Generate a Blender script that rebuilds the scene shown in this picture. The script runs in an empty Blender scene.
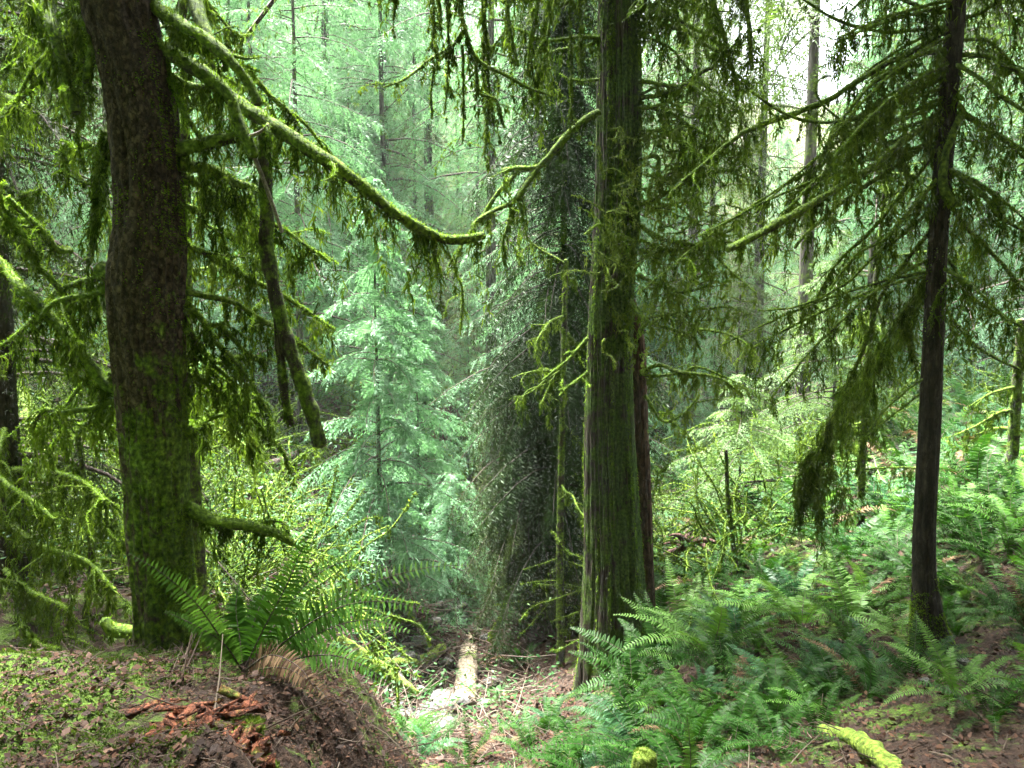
import bpy, math, random
import numpy as np
from mathutils import Vector, Matrix

sc = bpy.context.scene
R_ = math.radians
rnd = random.Random(7)
rng = np.random.default_rng(7)

# ------------------------------------------------------------------ camera, sky, sun, exposure
FPX = 770.0
CAMZ = 1.6
PITCH = R_(5.0)
cd = bpy.data.cameras.new('camera')
cam = bpy.data.objects.new('camera', cd)
sc.collection.objects.link(cam)
cd.sensor_width = 36.0
cd.lens = FPX / 1024 * 36.0
cd.clip_start = 0.05
cd.clip_end = 600
cam.location = (0, 0, CAMZ)
cam.rotation_euler = (R_(90) - PITCH, 0, 0)
sc.camera = cam

SUN_EL, SUN_AZ = 72.0, 325.0          # azimuth from +Y towards +X
world = bpy.data.worlds.new('World')
sc.world = world
world.use_nodes = True
wn = world.node_tree
wn.nodes.clear()
w_out = wn.nodes.new('ShaderNodeOutputWorld')
w_bg = wn.nodes.new('ShaderNodeBackground')
w_sky = wn.nodes.new('ShaderNodeTexSky')
w_sky.sky_type = 'NISHITA'
w_sky.sun_disc = False
w_sky.sun_elevation = R_(SUN_EL)
w_sky.sun_rotation = R_(SUN_AZ)
w_sky.dust_density = 4.0
w_hs = wn.nodes.new('ShaderNodeHueSaturation')
w_hs.inputs['Saturation'].default_value = 0.30
wn.links.new(w_sky.outputs[0], w_hs.inputs['Color'])
wn.links.new(w_hs.outputs[0], w_bg.inputs['Color'])
wn.links.new(w_bg.outputs[0], w_out.inputs['Surface'])
w_bg.inputs['Strength'].default_value = 0.055

sd = bpy.data.lights.new('sun', 'SUN')
sd.energy = 4.8
sd.angle = R_(14)
sd.color = (1.0, 0.98, 0.93)
sun = bpy.data.objects.new('sun', sd)
sc.collection.objects.link(sun)
sv = Vector((math.sin(R_(SUN_AZ)) * math.cos(R_(SUN_EL)), math.cos(R_(SUN_AZ)) * math.cos(R_(SUN_EL)), math.sin(R_(SUN_EL))))
sun.rotation_euler = sv.to_track_quat('Z', 'Y').to_euler()
sun.location = (8, 20, 40)

sc.view_settings.view_transform = 'Standard'
sc.view_settings.look = 'None'
sc.view_settings.gamma = 1
sc.view_settings.exposure = 4.35
sc.render.engine = 'CYCLES'
cy = sc.cycles
cy.max_bounces = 6
cy.diffuse_bounces = 3
cy.glossy_bounces = 2
cy.transmission_bounces = 4
cy.transparent_max_bounces = 6
cy.volume_bounces = 1
cy.use_denoising = True
cy.use_adaptive_sampling = True
cy.adaptive_threshold = 0.02
cy.caustics_reflective = False
cy.caustics_refractive = False
HAZE = 0.0005

# ------------------------------------------------------------------ small maths
cp, sp = math.cos(PITCH), math.sin(PITCH)
def ray(px, py):
    x, v = (px - 512) / FPX, (384 - py) / FPX
    return np.array([x, cp + v * sp, -sp + v * cp])
def P(px, py, d):
    r = ray(px, py)
    return np.array([0, 0, CAMZ]) + r * (d / r[1])
def proj(p):
    q = np.asarray(p, float) - np.array([0, 0, CAMZ])
    f = q[..., 1] * cp - q[..., 2] * sp
    u = q[..., 1] * sp + q[..., 2] * cp
    return 512 + FPX * q[..., 0] / f, 384 - FPX * u / f, f
def unit(v):
    v = np.asarray(v, float)
    return v / np.maximum(np.linalg.norm(v, axis=-1, keepdims=True), 1e-9)

def _hash(ix, iy, iz, seed):
    h = (ix * 374761393 + iy * 668265263 + iz * 2147483647 + seed * 1274126177) & 0xFFFFFFFF
    h = ((h ^ (h >> 13)) * 1274126177) & 0xFFFFFFFF
    h = ((h ^ (h >> 16)) * 2246822519) & 0xFFFFFFFF
    return ((h ^ (h >> 15)) & 0xFFFFFF) / float(0xFFFFFF)
def vnoise(p, seed=0):
    p = np.asarray(p, float)
    i = np.floor(p).astype(np.int64)
    f = p - i
    f = f * f * (3 - 2 * f)
    r = 0
    for dx in (0, 1):
        for dy in (0, 1):
            for dz in (0, 1):
                w = (f[..., 0] if dx else 1 - f[..., 0]) * (f[..., 1] if dy else 1 - f[..., 1]) * (f[..., 2] if dz else 1 - f[..., 2])
                r = r + w * _hash(i[..., 0] + dx, i[..., 1] + dy, i[..., 2] + dz, seed)
    return r * 2 - 1
def fbm(p, oct=4, seed=0, gain=0.5):
    a, s, r = 1.0, 1.0, 0
    for k in range(oct):
        r = r + a * vnoise(np.asarray(p) * s, seed + k * 17)
        a *= gain; s *= 2.03
    return r

def catmull(pts, step):
    pts = np.asarray(pts, float)
    n = len(pts)
    ext = np.vstack([2 * pts[0] - pts[1], pts, 2 * pts[-1] - pts[-2]])
    out = []
    for i in range(n - 1):
        a, b, c, d = ext[i], ext[i + 1], ext[i + 2], ext[i + 3]
        m = max(1, int(np.linalg.norm(c - b) / step))
        t = np.linspace(0, 1, m, endpoint=False)[:, None]
        out.append(0.5 * (2 * b + (c - a) * t + (2 * a - 5 * b + 4 * c - d) * t ** 2 + (-a + 3 * b - 3 * c + d) * t ** 3))
    out.append(pts[-1:])
    return np.vstack(out)

# ------------------------------------------------------------------ mesh building
class MB:
    def __init__(s):
        s.v, s.f, s.n = [], [], 0
    def add(s, verts, faces, mat=0):
        verts = np.asarray(verts, float).reshape(-1, 3)
        s.v.append(verts)
        s.f.append((np.asarray(faces, np.int64) + s.n, mat))
        s.n += len(verts)
    def grid(s, g, mat=0, wrap=False):           # g (rows, cols, 3)
        r, c = g.shape[:2]
        idx = np.arange(r * c).reshape(r, c)
        j2 = np.roll(idx, -1, axis=1) if wrap else idx[:, 1:]
        a = idx if wrap else idx[:, :-1]
        q = np.stack([a[:-1], j2[:-1], j2[1:], a[1:]], -1).reshape(-1, 4)
        s.add(g, q, mat)
    def leaf(s, base, d, nrm, L, W, mat=0, m=0.4):
        L = np.asarray(L)[..., None]; W = np.asarray(W)[..., None]
        side = unit(np.cross(d, nrm))
        v = np.stack([base, base + d * L * m + side * W / 2, base + d * L, base + d * L * m - side * W / 2], 1)
        n = len(base)
        s.add(v.reshape(-1, 3), np.arange(n * 4).reshape(n, 4), mat)
    def strand(s, base, d0, d1, side, L, W, mat=0):   # two-segment tapered strip bending from d0 to d1
        L = np.asarray(L)[..., None]; W = np.asarray(W)[..., None]
        mid = base + d0 * L * .45
        tip = mid + d1 * L * .55
        v = np.stack([base - side * W / 2, base + side * W / 2, mid + side * W * .42, mid - side * W * .42, tip], 1)
        n = len(base)
        o = np.arange(n)[:, None] * 5
        k = s.n
        s.add(v.reshape(-1, 3), o + np.array([0, 1, 2, 3]), mat)
        s.f.append((o + np.array([3, 2, 4]) + k, mat))
    def tube(s, path, rad, sides=8, mat=0, wob=0.0, seed=0, caps=True):
        path = np.asarray(path, float); n = len(path)
        rad = np.broadcast_to(np.asarray(rad, float), (n,))
        tan = unit(np.gradient(path, axis=0))
        ref = np.array([0, 0, 1.0]) if abs(tan[:, 2]).mean() < .8 else np.array([1.0, 0.1, 0])
        u = unit(np.cross(tan, ref)); w = np.cross(tan, u)
        a = np.linspace(0, 2 * np.pi, sides, endpoint=False)
        ring = u[:, None] * np.cos(a)[None, :, None] + w[:, None] * np.sin(a)[None, :, None]
        rr = rad[:, None] * np.ones(sides)[None]
        if wob:
            rr = rr * (1 + wob * fbm((path[:, None] + ring * rad[:, None, None]) * 14, 3, seed))
        g = path[:, None] + ring * rr[..., None]
        k = s.n
        s.grid(g, mat, True)
        if caps:
            s.add(np.vstack([g[0], path[0] - tan[0] * rad[0] * .3]), [[(i + 1) % sides, i, sides] for i in range(sides)], mat)
            s.add(np.vstack([g[-1], path[-1] + tan[-1] * rad[-1] * .6]), [[i, (i + 1) % sides, sides] for i in range(sides)], mat)
        return g
    def mesh(s, name, mats, origin=(0, 0, 0), smooth=False):
        v = np.vstack(s.v) - np.asarray(origin, float)
        me = bpy.data.meshes.new(name)
        me.vertices.add(len(v))
        me.vertices.foreach_set('co', v.astype(np.float32).ravel())
        li = np.concatenate([f.ravel() for f, m in s.f]).astype(np.int32)
        tot = np.concatenate([np.full(len(f), f.shape[1]) for f, m in s.f])
        st = np.concatenate([[0], np.cumsum(tot)[:-1]])
        mi = np.concatenate([np.full(len(f), m) for f, m in s.f])
        me.loops.add(len(li)); me.loops.foreach_set('vertex_index', li)
        me.polygons.add(len(tot))
        me.polygons.foreach_set('loop_start', st.astype(np.int32))
        me.polygons.foreach_set('material_index', mi.astype(np.int32))
        if smooth:
            me.polygons.foreach_set('use_smooth', np.ones(len(tot), bool))
        me.update(calc_edges=True)
        for m in (mats if isinstance(mats, (list, tuple)) else [mats]):
            me.materials.append(m)
        return me
    def build(s, name, mats, parent=None, origin=(0, 0, 0), smooth=False):
        o = bpy.data.objects.new(name, s.mesh(name, mats, origin, smooth))
        sc.collection.objects.link(o)
        if parent: o.parent = parent
        return o

def tag(o, label=None, cat=None, group=None, kind=None):
    if label: o['label'] = label
    if cat: o['category'] = cat
    if group: o['group'] = group
    if kind: o['kind'] = kind
    return o
def thing(name, label, cat, loc, group=None, rz=0, scale=1):
    o = bpy.data.objects.new(name, None)
    o.empty_display_size = .2
    sc.collection.objects.link(o)
    o.location = tuple(loc); o.rotation_euler = (0, 0, rz); o.scale = (scale,) * 3
    return tag(o, label, cat, group)
KIDS = {}
def kid(o):
    KIDS.setdefault(o.parent.name, []).append(o)
    return o
def dup(root, loc, rz, scale, label, group=None, cat=None):
    r = root.copy(); sc.collection.objects.link(r)
    r.location = tuple(loc); r.rotation_euler = (0, 0, rz)
    r.scale = scale if isinstance(scale, tuple) else (scale,) * 3
    tag(r, label, cat, group)
    for ch in KIDS.get(root.name, []):
        c = ch.copy(); sc.collection.objects.link(c); c.parent = r
        for g in KIDS.get(ch.name, []):
            e = g.copy(); sc.collection.objects.link(e); e.parent = c
    return r

# ------------------------------------------------------------------ materials
def mat_new(name):
    m = bpy.data.materials.new(name); m.use_nodes = True
    nt = m.node_tree; nt.nodes.clear()
    return m, nt, nt.nodes.new, nt.links.new
def ramp(N, stops):
    r = N('ShaderNodeValToRGB')
    e = r.color_ramp.elements
    while len(e) < len(stops): e.new(0.5)
    for k, (p, c) in enumerate(stops):
        e[k].position = p; e[k].color = (*c, 1)
    return r
def leafy(name, stops, trans=0.35, rough=0.55, noise=0.0, tint=None):
    m, nt, N, Lk = mat_new(name)
    out = N('ShaderNodeOutputMaterial')
    geo = N('ShaderNodeNewGeometry'); oi = N('ShaderNodeObjectInfo')
    mul = N('ShaderNodeMath'); mul.operation = 'MULTIPLY_ADD'
    mul.inputs[1].default_value = .72
    o2 = N('ShaderNodeMath'); o2.operation = 'MULTIPLY'; o2.inputs[1].default_value = .28
    Lk(oi.outputs['Random'], o2.inputs[0])
    Lk(geo.outputs['Random Per Island'], mul.inputs[0]); Lk(o2.outputs[0], mul.inputs[2])
    r = ramp(N, stops); 
    src = mul.outputs[0]
    if noise:
        nz = N('ShaderNodeTexNoise'); nz.inputs['Scale'].default_value = noise; nz.inputs['Detail'].default_value = 4
        tc = N('ShaderNodeTexCoord'); Lk(tc.outputs['Object'], nz.inputs['Vector'])
        mx = N('ShaderNodeMath'); mx.operation = 'MULTIPLY_ADD'; mx.inputs[1].default_value = .5
        s2 = N('ShaderNodeMath'); s2.operation = 'MULTIPLY_ADD'; s2.inputs[1].default_value = 1.6; s2.inputs[2].default_value = -.5
        Lk(nz.outputs[0], s2.inputs[0]); Lk(mul.outputs[0], mx.inputs[0])
        h = N('ShaderNodeMath'); h.operation = 'MULTIPLY'; h.inputs[1].default_value = .6
        Lk(s2.outputs[0], h.inputs[0]); Lk(h.outputs[0], mx.inputs[2]); src = mx.outputs[0]
    Lk(src, r.inputs[0])
    b = N('ShaderNodeBsdfPrincipled'); b.inputs['Roughness'].default_value = rough
    b.inputs['Specular IOR Level'].default_value = .10
    Lk(r.outputs[0], b.inputs['Base Color'])
    t = N('ShaderNodeBsdfTranslucent')
    g = N('ShaderNodeMix'); g.data_type = 'RGBA'; g.blend_type = 'MULTIPLY'; g.inputs[0].default_value = 1
    g.inputs[7].default_value = (1.25, 1.3, .7, 1) if tint is None else (*tint, 1)
    Lk(r.outputs[0], g.inputs[6]); Lk(g.outputs[2], t.inputs['Color'])
    mx = N('ShaderNodeMixShader'); mx.inputs[0].default_value = trans
    Lk(b.outputs[0], mx.inputs[1]); Lk(t.outputs[0], mx.inputs[2]); Lk(mx.outputs[0], out.inputs['Surface'])
    return m
MOSS_ST = [(0.0, (.024, .055, .005)), (.3, (.08, .155, .012)), (.65, (.18, .30, .022)), (1, (.31, .43, .06))]
DRAPE_ST = [(0.0, (.010, .021, .003)), (.35, (.042, .078, .010)), (.7, (.125, .19, .022)), (1, (.26, .34, .06))]
M_moss = leafy('moss', MOSS_ST, .3, .8, 6)
M_drape = leafy('hanging_moss', DRAPE_ST, .35, .8, 5)
M_lichen = leafy('lichen_moss', [(0, (.05, .08, .012)), (.5, (.13, .19, .03)), (1, (.25, .31, .08))], .3, .8, 5)
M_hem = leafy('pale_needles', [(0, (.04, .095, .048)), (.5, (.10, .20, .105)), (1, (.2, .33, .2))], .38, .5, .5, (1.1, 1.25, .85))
M_hemd = leafy('mid_needles', [(0, (.022, .042, .012)), (.5, (.055, .09, .026)), (1, (.12, .165, .055))], .35, .55, .7)
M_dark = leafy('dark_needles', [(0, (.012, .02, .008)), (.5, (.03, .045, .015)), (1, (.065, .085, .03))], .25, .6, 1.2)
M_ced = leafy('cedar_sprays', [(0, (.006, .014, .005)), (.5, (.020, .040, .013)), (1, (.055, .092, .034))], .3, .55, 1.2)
M_yel = leafy('yellowish_needles', [(0, (.045, .085, .026)), (.5, (.09, .15, .055)), (1, (.17, .24, .11))], .35, .55, .7)
M_fern = leafy('fern_green', [(0, (.005, .022, .003)), (.5, (.018, .062, .007)), (1, (.06, .15, .022))], .28, .5, 1.2)
M_fernb = leafy('fern_bluish', [(0, (.008, .032, .012)), (.5, (.026, .08, .028)), (1, (.09, .19, .11))], .25, .42, 1.2)
M_fernl = leafy('fern_light', [(0, (.03, .08, .012)), (.5, (.075, .16, .03)), (1, (.15, .25, .07))], .32, .45, 1.2)
M_ferndead = leafy('fern_dead', [(0, (.022, .012, .007)), (.5, (.055, .032, .017)), (1, (.15, .10, .055))], .25, .7)
M_shrub = leafy('broad_leaves', [(0, (.012, .04, .012)), (.5, (.034, .085, .028)), (1, (.09, .17, .07))], .35, .45, 1.0)
M_litter = leafy('leaf_litter', [(0, (.010, .006, .004)), (.45, (.030, .016, .011)), (.75, (.07, .036, .022)), (.93, (.15, .09, .055)), (1, (.34, .27, .21))], .15, .6)
M_twig = leafy('dead_twigs', [(0, (.018, .012, .008)), (.5, (.05, .036, .026)), (1, (.14, .115, .09))], 0.02, .8)

def barky(name, dark, mid, light, moss=0.0, mscale=5.0, stretch=6.0, scale=9.0, bump=.5, zfade=None, side=None, mosscol=None):
    m, nt, N, Lk = mat_new(name)
    out = N('ShaderNodeOutputMaterial'); b = N('ShaderNodeBsdfPrincipled'); Lk(b.outputs[0], out.inputs['Surface'])
    tc = N('ShaderNodeTexCoord'); mp = N('ShaderNodeMapping'); mp.inputs['Scale'].default_value = (1, 1, 1 / stretch)
    Lk(tc.outputs['Object'], mp.inputs['Vector'])
    n1 = N('ShaderNodeTexNoise'); n1.inputs['Scale'].default_value = scale * 2.2; n1.inputs['Detail'].default_value = 8; n1.inputs['Roughness'].default_value = .65
    Lk(mp.outputs[0], n1.inputs['Vector'])
    v1 = N('ShaderNodeTexVoronoi'); v1.feature = 'DISTANCE_TO_EDGE'; v1.inputs['Scale'].default_value = scale * 2.0
    nd = N('ShaderNodeVectorMath'); nd.operation = 'MULTIPLY_ADD'; nd.inputs[1].default_value = (.09, .09, .09)
    Lk(n1.outputs['Color'], nd.inputs[0]); Lk(mp.outputs[0], nd.inputs[2]); Lk(nd.outputs[0], v1.inputs['Vector'])
    r = ramp(N, [(.3, dark), (.52, mid), (.74, light)]); Lk(n1.outputs[0], r.inputs[0])
    cr = N('ShaderNodeMapRange'); cr.inputs['From Max'].default_value = .12; cr.inputs['To Min'].default_value = .35
    Lk(v1.outputs['Distance'], cr.inputs['Value'])
    mm = N('ShaderNodeMix'); mm.data_type = 'RGBA'; mm.blend_type = 'MULTIPLY'; mm.inputs[0].default_value = 1
    Lk(r.outputs[0], mm.inputs[6]); Lk(cr.outputs[0], mm.inputs[7])
    col = mm.outputs[2]
    if moss > 0:
        n2 = N('ShaderNodeTexNoise'); n2.inputs['Scale'].default_value = mscale; n2.inputs['Detail'].default_value = 7; n2.inputs['Roughness'].default_value = .7
        Lk(tc.outputs['Object'], n2.inputs['Vector'])
        v = n2.outputs[0]
        if zfade:                                     # more moss low on the trunk than high up
            sx = N('ShaderNodeSeparateXYZ'); Lk(tc.outputs['Object'], sx.inputs[0])
            z = N('ShaderNodeMapRange'); z.inputs['From Min'].default_value = zfade[0]; z.inputs['From Max'].default_value = zfade[1]
            z.inputs['To Min'].default_value = .06; z.inputs['To Max'].default_value = -.28
            Lk(sx.outputs[2], z.inputs['Value'])
            ad = N('ShaderNodeMath'); Lk(v, ad.inputs[0]); Lk(z.outputs[0], ad.inputs[1]); v = ad.outputs[0]
        if side:                                      # moss favours one side of the trunk
            ge = N('ShaderNodeNewGeometry'); dt = N('ShaderNodeVectorMath'); dt.operation = 'DOT_PRODUCT'
            dt.inputs[1].default_value = side[:3]; Lk(ge.outputs['Normal'], dt.inputs[0])
            q = N('ShaderNodeMath'); q.operation = 'MULTIPLY_ADD'; q.inputs[1].default_value = side[3]
            Lk(dt.outputs['Value'], q.inputs[0]); Lk(v, q.inputs[2]); v = q.outputs[0]
        k = N('ShaderNodeMapRange'); k.inputs['From Min'].default_value = .62 - moss * .35; k.inputs['From Max'].default_value = .72 - moss * .35
        Lk(v, k.inputs['Value'])
        n3 = N('ShaderNodeTexNoise'); n3.inputs['Scale'].default_value = 38; n3.inputs['Detail'].default_value = 5
        Lk(tc.outputs['Object'], n3.inputs['Vector'])
        mr = ramp(N, mosscol or [(.3, (.022, .045, .005)), (.5, (.085, .15, .012)), (.72, (.21, .32, .026))]); Lk(n3.outputs[0], mr.inputs[0])
        mx = N('ShaderNodeMix'); mx.data_type = 'RGBA'; Lk(k.outputs[0], mx.inputs[0]); Lk(col, mx.inputs[6]); Lk(mr.outputs[0], mx.inputs[7])
        col = mx.outputs[2]
    Lk(col, b.inputs['Base Color']); b.inputs['Roughness'].default_value = .8; b.inputs['Specular IOR Level'].default_value = .25
    bp = N('ShaderNodeBump'); bp.inputs['Strength'].default_value = bump; bp.inputs['Distance'].default_value = .02
    hs = N('ShaderNodeMath'); Lk(n1.outputs[0], hs.inputs[0]); Lk(cr.outputs[0], hs.inputs[1]); Lk(hs.outputs[0], bp.inputs['Height']); Lk(bp.outputs[0], b.inputs['Normal'])
    return m
M_barkL = barky("spruce_bark", (.012, .008, .006), (.062, .043, .029), (.16, .122, .082), .42, 7, 1.3, 13, .9, (1.3, 2.5), (.9, -.1, 0, .12))
M_cedar = barky('cedar_bark', (.016, .012, .009), (.055, .045, .032), (.13, .112, .085), .58, 4, 22, 14, .9, None, (.7, -.3, 0, .10), [(.3, (.02, .042, .006)), (.5, (.06, .115, .016)), (.75, (.14, .22, .035))])
M_barkR = barky('hemlock_bark', (.010, .008, .005), (.030, .025, .017), (.080, .068, .05), .46, 6, 3, 12, .7, (-1.2, 1.0))
M_barkfar = barky('grey_bark', (.018, .015, .012), (.06, .052, .044), (.14, .125, .105), .32, 2, 8, 5, .4)
M_barkth = barky('mossy_stem_bark', (.012, .01, .007), (.04, .032, .024), (.1, .085, .065), .5, 7, 4, 14, .6)
M_branch = barky('mossy_branch_bark', (.012, .01, .007), (.036, .03, .02), (.085, .075, .055), .85, 9, 1, 16, .6, None, (0, 0, 1, .14))
M_twigbark = barky('bare_branch_bark', (.02, .015, .012), (.07, .052, .042), (.2, .17, .14), .15, 9, 1, 20, .5)
M_pale = barky('pale_stick', (.09, .075, .06), (.22, .19, .155), (.4, .36, .3), 0, 9, 1, 30, .4)
M_log = barky('mossy_log_bark', (.02, .014, .01), (.07, .052, .038), (.18, .15, .115), .8, 4, 1, 9, .7, None, (0, 0, 1, .2), [(.3, (.04, .07, .008)), (.5, (.11, .17, .018)), (.72, (.24, .32, .05))])
M_plank = barky('weathered_log', (.07, .052, .034), (.19, .155, .105), (.36, .31, .23), .25, 4, 1, 10, .6)
M_rot = barky('rotten_wood', (.05, .014, .007), (.17, .055, .025), (.32, .14, .07), .18, 8, 1, 14, .9)
M_rootwood = barky('torn_root_wood', (.025, .012, .009), (.09, .045, .035), (.2, .115, .09), .1, 6, 3, 10, .8)
M_rock = barky('grey_rock', (.035, .033, .03), (.10, .097, .088), (.22, .21, .195), .10, 4, 1, 6, .6, None, (0, 0, 1, .04))

def ground_mat():
    m, nt, N, Lk = mat_new('forest_floor')
    out = N('ShaderNodeOutputMaterial'); b = N('ShaderNodeBsdfPrincipled'); Lk(b.outputs[0], out.inputs['Surface'])
    tc = N('ShaderNodeTexCoord')
    def noise(s, d=8, r=.65):
        n = N('ShaderNodeTexNoise'); n.inputs['Scale'].default_value = s; n.inputs['Detail'].default_value = d; n.inputs['Roughness'].default_value = r
        Lk(tc.outputs['Object'], n.inputs['Vector']); return n
    n1, n2, n3, n4 = noise(26), noise(.9, 6, .6), noise(60, 4), noise(3.2, 7, .75)
    soil = ramp(N, [(.3, (.012, .008, .006)), (.5, (.030, .018, .012)), (.68, (.07, .042, .028)), (.8, (.14, .10, .072))]); Lk(n1.outputs[0], soil.inputs[0])
    moss = ramp(N, [(.3, (.022, .045, .007)), (.55, (.07, .125, .014)), (.75, (.15, .23, .03))]); Lk(n3.outputs[0], moss.inputs[0])
    att = N('ShaderNodeAttribute'); att.attribute_name = 'mossy'
    ad = N('ShaderNodeMath'); ad.operation = 'MULTIPLY_ADD'; ad.inputs[1].default_value = .5; Lk(n4.outputs[0], ad.inputs[2]); Lk(att.outputs['Fac'], ad.inputs[0])
    k = N('ShaderNodeMapRange'); k.inputs['From Min'].default_value = .66; k.inputs['From Max'].default_value = .76; Lk(ad.outputs[0], k.inputs['Value'])
    mx = N('ShaderNodeMix'); mx.data_type = 'RGBA'; Lk(k.outputs[0], mx.inputs[0]); Lk(soil.outputs[0], mx.inputs[6]); Lk(moss.outputs[0], mx.inputs[7])
    Lk(mx.outputs[2], b.inputs['Base Color']); b.inputs['Roughness'].default_value = .9; b.inputs['Specular IOR Level'].default_value = .2
    bp = N('ShaderNodeBump'); bp.inputs['Strength'].default_value = .9; bp.inputs['Distance'].default_value = .03
    s = N('ShaderNodeMath'); Lk(n1.outputs[0], s.inputs[0]); Lk(n3.outputs[0], s.inputs[1]); Lk(s.outputs[0], bp.inputs['Height']); Lk(bp.outputs[0], b.inputs['Normal'])
    return m
M_ground = ground_mat()

# ------------------------------------------------------------------ terrain
CP = [P(*a) for a in [
    (450, 745, 8.3), (458, 690, 10.5), (475, 640, 13), (470, 545, 17), (455, 440, 23), (450, 350, 32), (440, 260, 46),
    (230, 590, 8), (250, 460, 14), (150, 480, 13), (60, 530, 10), (10, 420, 15), (300, 400, 18), (340, 530, 13), (380, 620, 10.5),
    (330, 350, 27), (200, 310, 27), (50, 270, 26), (100, 130, 45), (300, 180, 46), (-200, 450, 10), (-300, 200, 30),
    (800, 745, 4.2), (700, 768, 4.5), (990, 690, 4.3), (935, 645, 5.6), (610, 672, 8), (700, 605, 8.6), (790, 525, 10.5), (1000, 500, 9),
    (660, 585, 11), (880, 470, 13), (1010, 420, 15), (720, 485, 16), (600, 540, 14), (800, 435, 22), (950, 390, 28), (650, 390, 30), (800, 340, 46),
    (1150, 470, 9), (1250, 380, 15), (540, 715, 7.3), (550, 775, 5.2), (545, 610, 11.5)]]
CP += [np.array(a, float) for a in [(0, 0, 0), (1, 2, -.25), (-1.5, 5.6, -1.6), (-4, 5.6, -1.2), (2, 0, .1), (-2, 0, .3), (0, -4, 1.8), (0, -12, 8), (-10, -5, 4), (10, -5, 4), (-7, 4, .2), (8, 4, .6),  # slope rising behind the camera is invented to block light from there
       (0, -45, 24), (60, 0, 14), (-60, 0, 20), (0, 90, 26), (60, 60, 16), (-60, 60, 28), (60, -40, 24), (-60, -40, 26)]]
CP = np.array(CP)
def _tps(d2): return 0.5 * d2 * np.log(d2 + 1e-9)
_n = len(CP)
_A = np.zeros((_n + 3, _n + 3))
_d2 = ((CP[:, None, :2] - CP[None, :, :2]) ** 2).sum(-1)
_A[:_n, :_n] = _tps(_d2) + np.eye(_n) * .6
_A[:_n, _n] = 1; _A[:_n, _n + 1:] = CP[:, :2]; _A[_n:, :_n] = _A[:_n, _n:].T
_w = np.linalg.solve(_A, np.concatenate([CP[:, 2], np.zeros(3)]))
def sstep(a, b, x):
    t = np.clip((x - a) / (b - a), 0, 1); return t * t * (3 - 2 * t)
def mound_w(x, y):
    far = 3.35 + .9 * sstep(-2.9, -1.9, x) + .10 * np.sin(x * 5)
    right = -.5 - .05 * (y - 2) + .08 * np.sin(y * 4.3) + .05 * np.sin(y * 11 + x * 3)
    return sstep(far + .45, far - .15, y) * sstep(right + .45, right - .45, x)
def hgt(x, y):
    x = np.asarray(x, float); y = np.asarray(y, float)
    sh = x.shape; q = np.stack([x.ravel(), y.ravel()], -1)
    z = np.empty(len(q))
    for s in range(0, len(q), 20000):
        c = q[s:s + 20000]
        z[s:s + 20000] = _tps(((c[:, None] - CP[None, :, :2]) ** 2).sum(-1)) @ _w[:_n] + _w[_n] + c @ _w[_n + 1:]
    z = z.reshape(sh)
    p3 = np.stack([x, y, np.zeros_like(x)], -1)
    dist = np.hypot(x, y)
    z = z + .16 * fbm(p3 * .9, 3, 3) * np.clip(dist / 8, .3, 2.5) + .035 * fbm(p3 * 4.5, 3, 5)
    m = mound_w(x, y)
    mz = .96 - .295 * y - .03 * (x + 1.5) + .06 * fbm(p3 * 2.2, 3, 11) + .032 * fbm(p3 * 8, 4, 12, .6)
    return z * (1 - m) + np.maximum(mz, z) * m
nr, na = 300, 420
rr = .35 * (135 / .35) ** (np.linspace(0, 1, nr))
# angles are denser in front of the camera
aa = np.linspace(-np.pi, np.pi, na, endpoint=False)
aa = aa - .62 * np.sin(aa)
A, RR = np.meshgrid(aa, rr)
gx, gy = RR * np.sin(A), RR * np.cos(A)
gz = hgt(gx, gy)
gm = MB(); gm.grid(np.stack([gx, gy, gz], -1)[:, ::-1], 0, True)
gm.add(np.vstack([np.stack([gx, gy, gz], -1)[0], [[0, 0, float(gz[0].mean())]]]), [[(i + 1) % na, i, na] for i in range(na)])
ground = tag(gm.build('ground', M_ground, smooth=True), kind='structure', label='forest floor of dark leaf litter and moss falling into a ravine')
_mossy = (.30 + .3 * mound_w(gx, gy) * sstep(.1, .9, fbm(np.stack([gx, gy, gx * 0], -1) * .8, 2, 21) + .5 + np.clip(-gx - 1.3, -.5, .6)) + .04 * sstep(6, 20, RR) - .6 * (1 - sstep(.5, 1.7, np.abs(gx + .75))) * sstep(5.5, 6.5, gy) * (1 - sstep(12, 15, gy)))[:, ::-1].ravel()
_at = ground.data.attributes.new('mossy', 'FLOAT', 'POINT')
_at.data.foreach_set('value', np.concatenate([_mossy, np.full(na + 1, .4)]).astype(np.float32))
def G(x, y): return float(hgt(np.array([x]), np.array([y]))[0])
def on_ground(px, d, dz=0.0):
    x = P(px, 384, d)[0]
    return np.array([x, d, G(x, d) + dz])
UP = np.array([0, 0, 1.0])

# ------------------------------------------------------------------ mossy branches
def rad_at(n, r0, r1): return r1 + (r0 - r1) * (1 - np.linspace(0, 1, n)) ** .8
def fuzz(mb, path, rad, per_m, ln, up=.5, wd=.005):
    seg = np.linalg.norm(np.diff(path, axis=0), axis=1); tot = seg.sum()
    n = int(tot * per_m)
    if n < 1: return
    u = rng.uniform(0, len(path) - 1.001, n); i = u.astype(int); f = (u - i)[:, None]
    p = path[i] * (1 - f) + path[i + 1] * f; r = rad[i]
    tan = unit(path[i + 1] - path[i])
    d = rng.normal(size=(n, 3)); d -= (d * tan).sum(-1, keepdims=True) * tan; d = unit(unit(d) + UP * up)
    base = p + d * r[:, None] * .85
    L = ln * rng.uniform(.4, 1.3, n)
    d1 = unit(d + rng.normal(size=(n, 3)) * .5 - UP * .25)
    side = unit(np.cross(d, rng.normal(size=(n, 3))))
    mb.strand(base, d, d1, side, L, wd * rng.uniform(.6, 1.4, n))
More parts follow.
